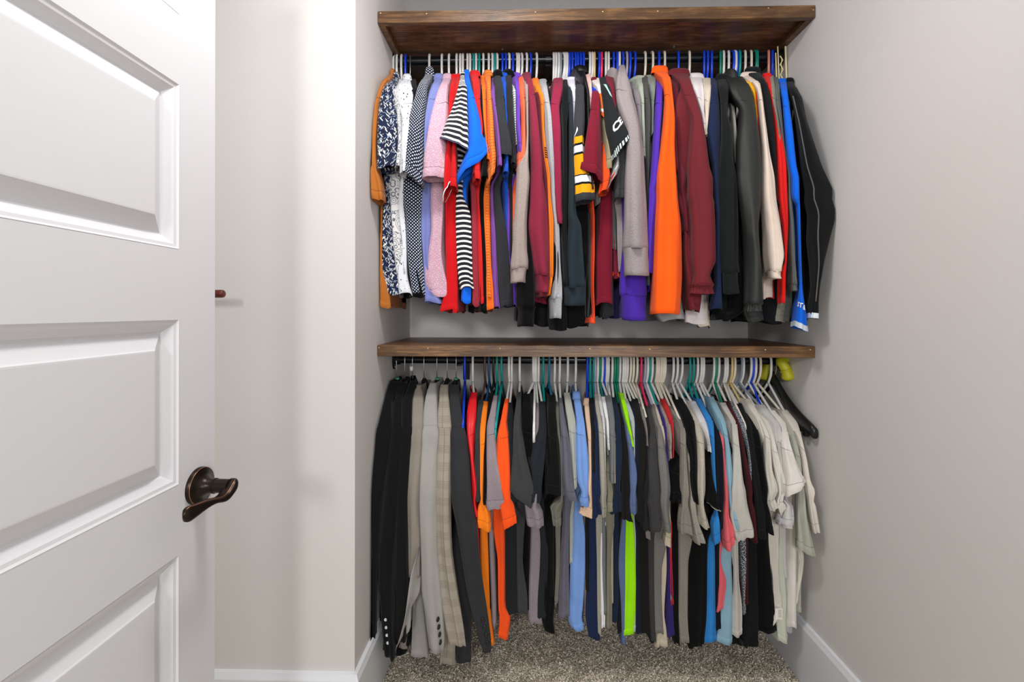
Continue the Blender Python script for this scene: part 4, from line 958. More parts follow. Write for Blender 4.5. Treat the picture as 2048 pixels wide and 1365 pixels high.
u|long_sleeve_shirt|shirt|cream shirt before the navy shirt|cdbfae|plain|blue|1408|158.5,1402.5,1423.1 197.2,1407.9,1421.7 244.1,1409.1,1417.7 276.9,1409.1,1413|594.4,1393.1,1416.6 641.2,1394.3,1420.1 654.1,1395.5,1420.8|
u|long_sleeve_shirt|shirt|navy long sleeve shirt|27345c|plain|blue|1423.6|159.2,1417.7,1433.4 185.5,1417.7,1435.8 211.2,1418.4,1438.1 267.5,1412.8,1440.5 314.4,1417.7,1440 337.8,1423.1,1438.6 399.9,1425.9,1438.8 430.3,1429.5,1440 570.9,1428.3,1442.3 617.8,1417.7,1445.2|430.3,1429.5,1438.8 587.3,1416.6,1444.7 617.8,1417.7,1443.5|n=.0
u|jacket|jacket|dark charcoal track jacket|2b3030|plain|green|1440.7|158.5,1433.4,1459.2 192.5,1440,1456.9 225.3,1441.9,1455 267.5,1441.9,1465.3 314.4,1440,1466.2 360,1438.4,1473.3 453.8,1439.5,1475.6 524.1,1439.5,1473.8 545.2,1442.3,1475.2 588.5,1444.7,1478|361.2,1442.3,1468.1 547.5,1435.3,1472.8 640.1,1421.2,1458.8|cuff=42 n=.015 collar=1 fold=.006
u|jacket|jacket|dark grey windbreaker with a stand up hood|383b38|plain|white|1456|155.5,1451.7,1489.2 173.8,1458.8,1499.8 192.5,1464.6,1505.2 220.6,1478.9,1509.4 290.9,1471.9,1518.3 360,1471.9,1522.5 406.9,1477.5,1520.9 453.8,1484.1,1516.2 524.1,1488.8,1520.9 594.4,1488,1524.4 620.2,1484.5,1526.2|360,1500.9,1524.4 570.9,1489.2,1524.4 617.8,1486.9,1526.7 641.2,1496.2,1530|hood=1.3 n=.035 fold=.005 gather=40 rough=.6
u|long_sleeve_shirt|shirt|black long sleeve shirt beside the grey windbreaker|101214|plain|blue|1414|159.7,1428.3,1440 244.1,1440,1449.4 360,1463.4,1475.2 384.7,1454.1,1470.5 617.8,1458.8,1489.2 638.9,1421.2,1461.1|430.3,1454.1,1477.5 638.9,1430.6,1489.2|n=-.02
u|t_shirt|t-shirt|white tee with a dark blue label at the hem|d0cabc|plain|white|1446.6|162,1454.1,1463.4 267.5,1463.4,1472.8 361.2,1468.1,1475.2|570.9,1440,1454.1 594.4,1438.6,1456.9 614.3,1444.7,1454.1|n=-.05
u|t_shirt|t-shirt|golden yellow tee|eeb21c|plain|blue|1472|154.5,1484.1,1506.1 173.8,1498.6,1508.9 197.2,1506.1,1511.7 251.1,1513.1,1516.4 290.9,1513.8,1517.3|360,1515,1518.5 547.5,1516.2,1520.9|
u|t_shirt|t-shirt|red tee between the yellow and cream shirts|c42228|plain|teal|1477.5|163.2,1505.6,1515.5 220.6,1511.5,1518.5 290.9,1514.5,1520.9|360,1517.3,1520.9 547.5,1518.5,1522|
u|long_sleeve_shirt|shirt|cream long sleeve shirt|dccabc|plain|cream|1489|151.5,1484.1,1516.4 166.7,1505.2,1519.7 185.5,1514.1,1523 244.1,1516.9,1529.5 314.4,1520.2,1538.4 360,1520.2,1547.3 399.9,1520.6,1551.1 453.8,1524.8,1560.5 512.3,1528.1,1566.6 542.8,1531.4,1560 558,1531.9,1562.3|360,1521.6,1547.3 477.2,1526.2,1547.3 594.4,1526.2,1545|cuff=14 n=.02 fold=.005 collar=.6
u|long_sleeve_shirt|shirt|slate black long sleeve shirt after the cream one|262b30|plain|cream|1501|144.5,1492.3,1520.4 159.7,1514.5,1529.8 178.4,1522.5,1537.5 244.1,1528.6,1544.5 314.4,1535.2,1550.6 399.9,1545,1554.4 430.3,1559.1,1570.8 547.5,1561.4,1570.8|430.3,1556.7,1568.4 645.9,1530.9,1563.8|collar=1
u|long_sleeve_shirt|shirt|bright red long sleeve shirt|e0201e|plain|teal|1513|152.2,1528.1,1540.8 185.5,1538,1543.1 211.2,1541.5,1547.3 267.5,1546.4,1560 337.8,1549.2,1570.3 360,1550.4,1571.2 399.9,1552,1573.6 453.8,1560.2,1575.9 524.1,1565.6,1573.6 547.5,1557.2,1570.8 606.1,1557.9,1568.4|360,1554.4,1568.4 547.5,1533.3,1546.2 554.5,1533.3,1547.3 597.9,1536.1,1551.6|collar=.4 n=.004
u|t_shirt|t-shirt|olive grey tee beside the bright red shirt|8a8678|heather|salmon|1537|153.1,1536.8,1547.8 197.2,1542.2,1551.6 244.1,1548.5,1557.2 290.9,1554.4,1561.4|547.5,1545,1582.5 582.7,1547.3,1583.7 641.2,1545.5,1564.2|
u|long_sleeve_shirt|shirt|grey heather shirt with a plain cuff|6a706c|heather|blue|1544.5|156.9,1547.3,1557.7 197.2,1550.2,1560.5 220.6,1552,1562.3 290.9,1560.9,1569.4 360,1571.5,1582 399.9,1571.7,1583 453.8,1576.2,1587.7 524.1,1576.4,1591.4 570.9,1575.9,1594.2 583.1,1576.6,1595.2|360,1573.1,1580.2 641.2,1563.8,1584.8|cuff=13 n=.004
u|windbreaker|jacket|bright blue windbreaker with a white cuff band|0e62d8|plain|gold|1562.6|163.2,1557.7,1573.6 185.5,1561.9,1575.9 197.2,1564.2,1577.3 267.5,1568.4,1585.3 337.8,1575.5,1592.3 360,1579.7,1597 399.9,1581.1,1598 406.9,1590.5,1599.4 477.2,1595.2,1601.7 570.9,1596.1,1604.5 617.8,1589.1,1608.8 657.7,1584.8,1612.5|360,1587.2,1597.7 477.2,1595.4,1601.2 547.5,1595.4,1601.2|collar=.4 n=.02 text=STAR slant=-.008 whiteband=1
u|windbreaker|jacket|black windbreaker with a grey piping line|222425|plain|gold|1572|163.2,1573.1,1588.4 180.8,1578.3,1595.4 197.2,1584.4,1604.1 244.1,1591.9,1613 290.9,1597.7,1627.5 337.8,1602.4,1643.4 383.4,1610.6,1664.5 399.9,1608.3,1662.7 430.3,1615.3,1672 477.2,1613,1658.7 524.1,1617.7,1646.2 570.9,1622.3,1637.8 603.8,1617.7,1634.5 636.6,1610.6,1633.6|360,1597.7,1634.1 477.2,1604.8,1634.1 570.9,1610.6,1629.4 641.2,1580.2,1615.3|collar=.6 n=.03 piping=1 whiteband=1 fold=.004 lin=1
l|suit_jacket|jacket|black suit jacket closest to the door|080a0c|suit|suit|795|767.9,778,800.3 785.5,772.2,791.4 804.2,767,782 832.3,760,782 858.1,753.4,783.9 890.9,748.3,782 914.4,744.5,779.7 961.2,740.5,772.2 999.9,736.6,766.3 1049.8,735.5,762.4 1124.5,737.5,757.4 1199.2,738,754.9 1249,733.7,753.7 1290,732,752.9|1000,744.9,764.9 1224.1,744.9,767.3 1249,753.7,771.1 1301.2,754.9,771.1|lapel=1 n=.005 drop=100
l|suit_jacket|jacket|dark plum black suit jacket with bright cuff buttons|0d0b12|suit|suit|811|769.1,798,810.9 785.5,792.1,807.3 806.6,788.1,803.1 844.1,785.1,803.1 874.5,782,804.1 914.4,774.5,802.7 999.9,766.3,798.4 1124.5,757.4,789.8 1224.1,762.4,788.5 1308.7,771.1,792.2|1074.7,754.9,787.3 1301.2,754.9,779.8|lapel=1 buttons=white n=.005 drop=100
l|suit_jacket|jacket|very dark green suit jacket|0a100e|suit|suit|826|766.7,819.1,830.8 785.5,810.9,827.3 801.9,806.9,824.2 844.1,804.5,823.3 867.5,800.8,823.3 914.4,796.8,821.4 999.9,792.1,817.7 1149.4,786.8,819.6 1273.9,787.3,815.9|1149.4,789.8,819.6 1273.9,789.8,824.6 1308.7,772.3,809.7|lapel=1 drop=100
l|suit_jacket|jacket|beige houndstooth suit jacket|9a8f80|hound|suit|849|775.6,830.8,841.3 797.2,824.5,846.5 820.6,823.8,847.2 844.1,822.8,847.7 883.9,821.9,849.1 914.4,817.7,848.4 999.9,816.2,841.3 1074.7,817.6,842.5 1149.4,820.6,839.5|1074.7,818.4,842 1174.3,817.1,834.6 1249,802.2,822.1 1297.5,792.2,814.6|lapel=1 drop=100
l|suit_jacket|jacket|light grey suit jacket with dark cuff buttons|a09c98|suitlight|suit|875|771.4,857.7,871.8 785.5,853,872.5 804.2,849.1,873.4 832.3,846.2,874.8 862.8,845.3,876.2 914.4,842,874.8 999.9,839.2,873.4 1099.6,841.5,874.9 1174.3,842.5,881.4 1224.1,849.5,884.9 1249,852.5,887.3 1278.8,857,889.3 1295,859,888.3|1062.2,829.6,847 1124.5,828.3,847 1186.7,827.1,845 1249,824.1,849.5 1313.7,821.6,854.5|lapel=1 buttons=dark n=.01 drop=100 flap=1
l|suit_jacket|jacket|beige plaid suit jacket|a0978a|plaid|suit|895|774.9,880,895.9 797.2,878.1,897.8 825.3,875.3,900.6 848.8,872.5,903.4 867.5,872.5,904.6 999.9,870.6,902.3 1049.8,871.4,903 1099.6,873.9,904.8 1174.3,879.9,914.7 1249,891.8,927.2 1283.8,901.8,928.7|1099.6,874.4,899.3 1224.1,879.4,909.3 1288.8,882.4,911.7 1329.9,880.6,909.8|lapel=1 drop=100
l|suit_jacket|jacket|charcoal grey suit jacket with dark cuff buttons|444448|suit|suit|912|774.9,899.2,915.6 804.2,899.7,918.7 832.3,901.6,924.1 862.8,903,930.4 914.4,901.6,939.1 999.9,903.4,944.5 1050.3,912.8,954.5 1120.6,924.1,959.7 1179.2,933,967.7 1214.4,940,973.3 1273,955.7,981.5 1295.2,960.4,981.7|1099.6,904.3,929.2 1249,916.7,944.1 1323.7,913.7,943.6|lapel=1 buttons=dark n=.012 drop=100
l|t_shirt|t-shirt|glossy red tee after the suits|d81820|plain|white|946|787.3,942.8,954.1 820.6,934.4,953.1 844.1,933.4,950.8 858.1,933.4,949.4 914.4,940,948.4 980,943.8,955 999.9,945.2,951.7 1026.9,948.4,956.4|1026.9,948.7,956.9 1120.6,956.9,960.4 1214.4,966.2,969.8 1237.8,970.9,972.8|rough=.45 n=.004
l|t_shirt|t-shirt|dark slate heather tee after the red tee|454a4e|heather|brown|971|803,956.4,968.1 830,952.2,963.9 860.5,950.3,961.1 914.4,950.3,962.5 984.7,949.4,961.1 996.4,951,960.6|1026.9,956.9,961.6 1167.5,960.4,963.9|
l|t_shirt|t-shirt|orange tee after the slate heather tee|f6801e|plain|navy|979|805.4,965.3,977.5 830,961.6,975.6 872.2,959.2,971.9 914.4,959.7,970.5 980,960.2,968.1 999.9,962,968.1 1015.2,956.4,980.3 1040.9,955.7,983.1 1053.8,959.2,981.5|1050.3,958.8,974.5 1120.6,959.7,978 1214.4,967.7,981.5 1287,979.8,985.5|n=.004 fold=.004
l|t_shirt|t-shirt|black tee between the orange and mauve tees|17171b|plain|black|988|794.8,976.8,985 855.8,971.4,980.3 914.4,967.4,978 999.9,966.2,976.8 1003.4,965.1,976.8|1050.3,975.6,987.3 1214.4,980.3,989.7|
l|t_shirt|t-shirt|mauve grey tee with a folded sleeve|93868c|heather2|teal|995|793.7,986.9,995.3 825.3,979.8,992 855.8,973.8,990.9 914.4,973.3,997.9 961.2,973.3,1007.3 999.9,973.3,1013.1 1012.8,973.8,1017.3|1050.3,977.5,986.9 1214.4,982.7,992 1249.5,984.1,992.5|n=.008
l|t_shirt|t-shirt|vivid orange red tee|f4541e|plain|white|1019|800.7,1009.6,1016.4 825.3,1004.2,1015 844.1,1000.9,1013.1 872.2,994.8,1017.3 914.4,993.4,1020.2 961.2,999.1,1021.3 999.9,1008.9,1022 1003.4,1000.2,1024.8 1026.9,1003.8,1030 1048,1012,1027.2|1003.4,986.2,1008.4 1043.3,985,1007.3 1085.5,989.7,1008.4 1120.6,994.8,1008.9 1214.4,996.2,1008.4 1233.1,997.7,1019.7 1275.8,997.2,1013.1|n=.012 fold=.005
l|t_shirt|t-shirt|dark slate tee behind the vivid orange red tee|34383d|plain|white|1024|807.7,1015.5,1023.4 844.1,1010.8,1024.8 914.4,1016.6,1026 994.1,1015.5,1044.8 999.9,1022,1027.2 1026.9,1022.5,1041.2|1050.3,1010.8,1034.2 1227.3,1013.1,1041.2|
l|t_shirt|t-shirt|charcoal heather tee with a flaring short sleeve|4d4f50|heather|white|1040|786.6,1034.7,1042.2 811.2,1031.4,1041.2 846.4,1027.2,1041.2 879.2,1025.8,1047.1 914.4,1025.5,1053.4 944.8,1024.4,1062.3 973,1022,1070.5 995.2,1021.1,1060|1038.6,1031.9,1050.6 1120.6,1033,1045.9 1214.4,1034.2,1056.5 1228.4,1036.6,1056.5|n=.01 slant=-.03
l|t_shirt|t-shirt|jet black tee after the flaring charcoal tee|0e0e10|plain|white|1067.5|790.2,1045.9,1060 844.1,1043.6,1067 914.4,1050.6,1069.4 984.7,1050.6,1074.1|1050.3,1045.9,1060 1167.5,1048.3,1060 1214.4,1050.6,1060|n=-.01
l|t_shirt|t-shirt|mauve tee behind the dark slate blue tee|8a7f86|heather|white|1072|808.4,1072.2,1079.7 832.3,1071.2,1079.2 853.4,1070.5,1079.7 886.2,1065.9,1078.8 937.8,1060,1078.8 999.9,1053,1078.8 1005.8,1048.8,1077.8 1022.2,1050.6,1085.8 1048,1060,1083.4|1048,1061.9,1084.6 1120.6,1060,1082.3 1226.1,1056.5,1084.6 1245.3,1060,1084.6|n=-.004
l|t_shirt|t-shirt|dark slate blue tee|2d343d|heather2|white|1077|805.4,1079.2,1090.5 832.3,1078.8,1091.6 855.8,1077.8,1093.3 890.9,1065.2,1091.6 914.4,1057.2,1090.5 961.2,1062.3,1084.6 999.9,1060,1079.9|1026.9,1074.1,1092.8 1097.2,1080.6,1098 1214.4,1074.5,1094 1234.3,1075.9,1091.6|n=.004
l|t_shirt|t-shirt|black tee on the teal hanger before the olive tee|141414|plain|teal|1086|806.6,1085.8,1093.3 844.1,1088.1,1097.5 914.4,1090.5,1102.2 973,1091.6,1109.2|1026.9,1083.4,1104.5 1120.6,1091.6,1112 1190.9,1084.6,1110.4 1244.8,1083.9,1106.9 1263.6,1092.8,1106.4|
l|t_shirt|t-shirt|faded black tee with a hemmed sleeve|1f1f1e|plain|tealblue|1098|792.5,1097.5,1111.1 820.6,1096.3,1111.6 844.1,1096.3,1113.9 879.2,1097.5,1116.2 914.4,1096.3,1118.6 949.5,1094,1120.9 984.7,1092.3,1123.8|1026.9,1092.8,1109.2 1190.9,1092.8,1109.2|n=.004
l|t_shirt|t-shirt|olive grey tee|77766a|plain|white|1109|806.1,1112.5,1118.6 844.1,1111.1,1119.1 886.2,1117.2,1122.3 961.2,1119.8,1124.5 999.9,1118.6,1125.6 1008.1,1100.3,1124.5 1026.9,1104.1,1120.9 1046.8,1108.8,1119.1|1045.6,1110.6,1122.1 1120.6,1112,1120.9 1202.7,1109.2,1116.7|
l|t_shirt|t-shirt|slate lavender heather tee|6c6a78|heather|white|1119|798.4,1118.1,1125.2 832.3,1119.5,1129.8 867.5,1121.4,1135.9 914.4,1121.4,1143.2 961.2,1122.1,1147.9 994.1,1125.3,1154.4|994.1,1125.2,1145.5 1038.6,1125.2,1140.9 1120.6,1121.4,1138.5 1234.3,1117.2,1139.7|n=.006 fold=.005
l|t_shirt|t-shirt|light grey green tee|a3a59c|plain|white|1135|787.8,1127.7,1139.4 820.6,1131.6,1146.9 844.1,1135.6,1151.1 914.4,1141.7,1151.6 970.6,1146.4,1153.4|980,1139.8,1149.8 1129.4,1139.8,1147.3|
l|polo_shirt|shirt|light blue polo|7296d2|plain|white|1151|793.7,1146.4,1160 820.6,1150.4,1165.2 844.1,1153,1168.9 874.5,1149.9,1172.2 914.4,1149.7,1176.2 961.2,1152.7,1177.8 980,1160.5,1176.7 999.9,1155.8,1178.3 1006.1,1161.2,1176.2|980,1149.8,1161 1004.9,1147.3,1162.2 1029.8,1144.3,1165.7 1079.6,1142.8,1171.7 1129.4,1140.8,1171.7 1204.1,1139.3,1168.5 1241.4,1136.8,1165.2 1256.8,1149.8,1163.2|collar=.8 n=.004
l|polo_shirt|shirt|blush beige polo|d8b69a|plain|blue|1174.5|805.4,1168,1179.2 825.3,1169.8,1182 844.1,1171.7,1183.9 876.9,1175.5,1183 937.8,1176.9,1183.9 980,1172.7,1183.2 999.9,1178.8,1183.9 1026.8,1159.8,1183.2|1029.8,1167.2,1179.7 1104.5,1167.2,1174.7 1229,1169.7,1174.7|collar=.6 bn=-.03
l|t_shirt|t-shirt|charcoal tee between the blush polo and navy tee|2b2a2a|plain|teal|1180|798.4,1178,1188.1 844.1,1181.1,1190.9 890.9,1183.4,1190.9 937.8,1184.4,1190.2|1029.8,1169.7,1182.2 1179.2,1171,1182.2|
l|t_shirt|t-shirt|navy tee with a straight sleeve hem|24345a|plain|teal|1187|798.4,1186.2,1190.9 844.1,1187.7,1196.1 867.5,1189.5,1196.8 914.4,1186.2,1196.8 980,1184.1,1202.6 999.9,1183.9,1196.6 1027.8,1185.6,1203.6|1034.8,1174.7,1192.6 1129.4,1175.7,1195.1 1229,1170.7,1195.9 1276.3,1181.7,1195.6|
l|t_shirt|t-shirt|light taupe heather tee|9d988c|heather|lavender|1190|790.2,1189.1,1195.6 820.6,1191.9,1199.8 844.1,1195.6,1204.1 867.5,1196.8,1207.3 980,1199.1,1212.5 999.9,1199.4,1210.6 1009.9,1200.8,1212.5 1028.5,1202.1,1209.5|1032.3,1191.6,1203.3 1129.4,1193.6,1200.6 1229,1194.6,1201.6 1270,1195.6,1202.6|n=.006
l|t_shirt|t-shirt|white speckled tee|c6c6c6|speckle|white|1195|791.3,1195.6,1201.7 820.6,1200.3,1206.6 844.1,1204.1,1210.2 914.4,1207.8,1211.6 961.2,1208.8,1212|1004.9,1202.1,1209.5 1129.4,1199.6,1204.6 1229,1200.8,1205.8|
l|t_shirt|t-shirt|plain white tee before the grey tee|dcdcda|plain|green|1199.6|796,1202.7,1210.6 820.6,1207.8,1214.8 844.1,1212,1217.7 895.6,1214.4,1218.6|1079.6,1200.8,1205.8 1129.4,1200.1,1205.6 1229,1201.6,1211 1256.8,1202.6,1209.5|
l|t_shirt|t-shirt|steel grey tee|75787a|plain|white|1204|793.7,1211.1,1222.3 820.6,1214.8,1226.6 844.1,1217.9,1229.4 890.9,1217.9,1229.4 961.2,1219.5,1227.7|1029.8,1202.1,1212 1154.3,1204.6,1212 1229,1207.1,1213.3|
l|t_shirt|t-shirt|khaki grey tee with a folded sleeve|807d6c|plain|blue|1208|867.5,1214.8,1220.7 900.3,1213,1219.1 914.4,1211.3,1222.3 961.2,1210.6,1226.6 980,1212.5,1229 999.9,1210.6,1228.4 1014.9,1209.5,1229.5|1024.8,1207.6,1234.4 1052.2,1212.5,1229.5 1079.6,1213.3,1225 1129.4,1213,1221.5 1229,1212.5,1224.5 1256.3,1212,1224|n=.004
l|t_shirt|t-shirt|beige tee edge between two navy tees|a09480|plain|white|1212.5|820.6,1223,1230.1 848.8,1226.6,1232.2 914.4,1225.2,1232.2 961.2,1224.2,1231.2|1054.7,1222,1227 1204.1,1222,1227|
l|t_shirt|t-shirt|navy tee before the charcoal black tee|24344e|plain|white|1224|797.2,1223.8,1231.7 820.6,1228.4,1237.8 844.1,1230.8,1241.3 914.4,1230.8,1243.4 980,1229,1239.9 984.7,1227.3,1241.8 1021.1,1220,1241.4|1054.7,1225.7,1239.4 1204.1,1225.7,1239.4 1243.9,1224.5,1233.2|
l|t_shirt|t-shirt|charcoal black tee before the slate blue tee|2a2928|plain|green|1229|808.9,1233.6,1243.4 839.4,1238.3,1248.1 867.5,1242.5,1250.5 937.8,1242,1256.6 980,1242.7,1259.8 999.9,1242,1256.6 1036,1243.9,1263.1|1054.7,1234.4,1241.9 1204.1,1234.4,1241.9 1266.3,1235.7,1244.4|
l|t_shirt|t-shirt|slate blue heather tee|54648c|heather|green|1233.6|805.4,1239.5,1246.5 825.3,1244.4,1252.3 844.1,1249.1,1258 876.9,1252.8,1262.2 914.4,1256.1,1269.2 949.5,1256.1,1274.8 980,1257.6,1271.3 999.9,1256.6,1273 1022.8,1258.8,1272.3|1042.2,1243.9,1252.4 1129.4,1236.4,1250.6 1229,1242.4,1250.6 1291.7,1243.4,1251.9|n=.008
l|t_shirt|t-shirt|neon lime green tee|94dc10|plain|white|1239|789,1239.2,1247.2 820.6,1247.2,1255.6 855.8,1254.7,1261.2 890.9,1261.7,1265.9|1038.5,1250.4,1267.3 1079.6,1248.9,1270.3 1129.4,1247.4,1272.3 1166.7,1247.9,1273 1204.1,1246.4,1272.3 1241.4,1244.4,1271.3 1270,1246.9,1264.3|fold=.008 n=.002
l|t_shirt|t-shirt|pale grey blue tee after the neon tee|a8acb0|plain|white|1245|800.7,1249.1,1256.6 844.1,1260.8,1269.7 890.9,1265.2,1269.7 937.8,1265.9,1269.2|1079.6,1269.3,1271.8 1204.1,1265.6,1271.8 1263.8,1265.6,1271.8|
l|t_shirt|t-shirt|deep navy tee after the pale tee|222c44|plain|white|1249|805.4,1261.2,1268.3 825.3,1265,1273 844.1,1267.8,1276.5 890.9,1267.8,1277 961.2,1271.1,1277.2|1054.7,1271.8,1284.2 1204.1,1271.8,1284.7 1266.3,1270.5,1284.7|
l|t_shirt|t-shirt|brown black tee with long sleeves edge|2c2928|plain|white|1253|800.7,1267.1,1277 832.3,1272.3,1284 867.5,1276.2,1290.8 914.4,1272.5,1292.2 980,1271.3,1284.7 999.9,1272.5,1291.7 1037.8,1273.8,1282.2|1054.7,1274.3,1296.7 1266.3,1285.5,1296.7|n=.002
l|t_shirt|t-shirt|mid grey tee edge beside the pink hanger|807a78|plain|cream|1259|810.1,1278.8,1286.3 844.1,1286.3,1292.7 867.5,1291,1295.5 890.9,1292.2,1295.9|1052.2,1285.5,1307.1 1078.3,1289.2,1307.1|
l|t_shirt|t-shirt|dark charcoal tee before the heather tee|333333|plain|cream|1265|812.4,1285.6,1293.1 844.1,1291,1299.2 867.5,1293.4,1301.6 914.4,1291,1299.2 980,1283,1296.7 999.9,1282.8,1293.4 1054.7,1281.7,1299.2|1079.6,1294.2,1306.6 1229,1296.7,1306.6 1282.5,1299.2,1309.1|
l|t_shirt|t-shirt|charcoal heather tee on the pink hanger|4b4a4a|heather|pink|1281|814.8,1292.7,1300.2 858.1,1298.8,1309.5 898,1294.1,1314.2 937.8,1291.7,1316.8 980,1294.5,1319.4 999.9,1291.2,1319.8 1017.3,1296,1320.9 1055.9,1299.5,1322.9|1079.6,1295,1309.9 1204.1,1297.5,1309.9 1282.5,1302.4,1312.4|n=.006
l|t_shirt|t-shirt|grey heather tee after the pink hanger|7a7672|heather|lavender|1288|812.4,1303.6,1309.7 839.4,1309.2,1316.7 860.5,1313.9,1323.3 914.4,1313,1332.7 980,1317.9,1339.3 999.9,1316.2,1337.3 1055.9,1321.9,1341.8|1064.6,1304.9,1337.3 1154.3,1306.2,1322.4 1266.3,1309.9,1327.3|n=.004
l|t_shirt|t-shirt|cream tee with a long tan body|b8ac98|plain|white|1293|811.2,1308.8,1313.4 844.1,1317.7,1324.7 890.9,1327.5,1333.4 961.2,1332.2,1335.7 999.9,1333.4,1336.9 1042.2,1329.8,1340.3 1085.8,1324.9,1339.8|1085.8,1318.6,1333.6 1129.4,1321.9,1334.3 1229,1320.4,1329.3 1266.3,1311.9,1335.3 1292.4,1310.9,1337.3|n=-.004
l|t_shirt|t-shirt|deep purple tee|382a70|plain|teal|1298|812.4,1311.8,1321.4 830,1317,1327.5 844.1,1321.9,1332.7 879.2,1328,1334.1 961.2,1334.5,1338|1079.6,1337.3,1342.3 1179.2,1334.3,1344.8 1272.5,1334.3,1349.8|
l|t_shirt|t-shirt|taupe tee before the red tee|8c8078|plain|white|1302|807.7,1320.9,1329.4 830,1327.5,1336.9 844.1,1332.7,1343.4 879.2,1335,1343.4 914.4,1336.9,1341.6|1079.6,1339.8,1343.5 1204.1,1341,1344.8|
l|t_shirt|t-shirt|red tee squeezed between dark tees|b0242a|plain|cream|1311|800.7,1323.5,1331.7 820.6,1331.7,1340.4 844.1,1339.7,1346.7 876.9,1344.4,1348.1 914.4,1343.9,1347.4|1087.1,1337.8,1343.8 1154.3,1339.3,1346.3 1207.8,1341.8,1347.8|
l|t_shirt|t-shirt|black tee before the grey heather pair|161516|plain|cream|1315|867.5,1346.2,1358 879.2,1344.4,1359.1 898,1342,1362.2 961.2,1339.7,1360.8 999.9,1338.8,1359.8|1054.7,1343.5,1357.2 1229,1346,1357.2 1288.7,1349.8,1358.5|n=.002
l|t_shirt|t-shirt|grey heather tee with a cuffed sleeve|857f76|heather|cream|1319|814.8,1338.8,1348.1 832.3,1348.6,1359.1 851.1,1359.4,1371.6 905,1359.4,1372 980,1357.2,1374.6 999.9,1359.4,1372.5 1042.2,1355.2,1379.6 1062.2,1355.2,1382.6|1069.6,1357.2,1388.3 1129.4,1357.2,1377.6 1229,1355.2,1377.1 1281.2,1362.2,1377.6|n=.004
l|t_shirt|t-shirt|light grey heather tee with two sleeve folds|948e84|heather|cream|1323|844.1,1367.3,1374.4 879.2,1369.7,1377.2 914.4,1370.4,1380.9 980,1372.2,1387.6 999.9,1370.4,1388.9 1029.8,1377.1,1392.6 1078.3,1384.6,1408.3|1079.6,1372.2,1387.1 1204.1,1364.7,1377.6|n=.002 bn=-.02
l|t_shirt|t-shirt|black tee before the oatmeal tee|141313|plain|white|1344|801.4,1346.2,1367.3 820.6,1358,1379.1 844.1,1369.2,1388.9 898,1375.8,1392.7 999.9,1380.9,1393.1|1084.6,1378.4,1397.1 1229,1377.1,1399.5 1292.4,1377.6,1404.5|
l|t_shirt|t-shirt|oatmeal heather tee|b0a898|heather|white|1351.4|810.1,1370.4,1379.5 830,1378.6,1390.3 844.1,1383.3,1398.8 879.2,1391.2,1408.1 914.4,1390.3,1409.1 980,1390.1,1410 999.9,1390.3,1408.1 1048.5,1394.1,1416.5|1054.7,1389.6,1404.5 1229,1389.6,1404.5|n=.004 bn=-.04
l|t_shirt|t-shirt|white and grey tee before the bright blue tee|c4c2c4|plain|white|1360|805.4,1380.9,1392.7 825.3,1390.8,1403.7 844.1,1399.2,1412.8 879.2,1413.3,1419.8 902.7,1416.6,1421.2|1079.6,1409.5,1414.5 1204.1,1409.5,1414.5|bn=-.04
l|t_shirt|t-shirt|black tee with a piped sleeve hem|141414|plain|teal|1377|862.8,1402,1410 900.3,1407.7,1421.2 961.2,1407.7,1428.8 980,1409,1433.2 999.9,1409.1,1433.4 1012.4,1414.5,1440.6|1084.6,1379.6,1415.7 1229,1378.6,1413.2 1288.7,1378.6,1405.8|n=.004 pipe=8a8a80
l|t_shirt|t-shirt|bright blue tee with a twisted sleeve|2c78bc|plain|teal|1384.4|800.7,1392.7,1403.4 820.6,1402.5,1414.2 844.1,1414.7,1426.4 883.9,1419.4,1429.2 961.2,1425.5,1431.6 991.7,1430.2,1433.4 1017.3,1429.4,1433.9 1044.7,1420.7,1436.9 1079.6,1424.4,1438.1|1079.6,1418.2,1429.9 1129.4,1414,1432.4 1229,1411,1432.4 1284.2,1408,1432.4|n=-.002
l|t_shirt|t-shirt|navy black tee before the coral tee|1c2130|plain|white|1392|818.3,1412.6,1421.7 844.1,1421.7,1433.4 890.9,1429.7,1444.2 961.2,1431.8,1446.6 999.9,1433.4,1446.6 1004.9,1434.4,1445.6 1054.7,1434.4,1444.4|1079.6,1429.4,1439.4 1258.8,1431.9,1443.1|
l|t_shirt|t-shirt|coral pink tee|d25e66|plain|white|1399.4|817.8,1420.8,1431.6 844.1,1432,1444.2 890.9,1440.5,1448 919.1,1443.8,1450.3 980,1444.9,1455.3 999.9,1445.2,1455.5 1029.8,1442.4,1456.3 1062.2,1441.9,1467.3 1089.5,1447.3,1466.3|1089.5,1439.4,1445.6 1119.4,1437.9,1441.4 1166.7,1436.4,1452.3 1220.2,1437.4,1440.9|n=.002
l|t_shirt|t-shirt|light blue tee|80a2b2|plain|white|1404|796.7,1417.5,1428.8 820.6,1428.3,1441.2 844.1,1439.1,1451.2 879.2,1445.9,1456.9 905,1448,1460.6 961.2,1450.8,1463.9 980,1453.3,1463 999.9,1453.6,1463.9 1049.7,1458,1486.7|1079.6,1444.4,1464.8 1129.4,1440.9,1463.8 1164.2,1451.3,1465.3 1229,1440.9,1467.3 1283.2,1433.2,1466.3|n=-.002 fold=.006
l|t_shirt|t-shirt|black tee edge between the light blue and grey tees|161819|plain|white|1425|832.3,1449.4,1457.6 867.5,1455.2,1464.6 914.4,1463,1468.1 999.9,1461.1,1467|1054.7,1464.3,1469.3 1253.9,1464.3,1469.3 1286.2,1464.3,1486.7|
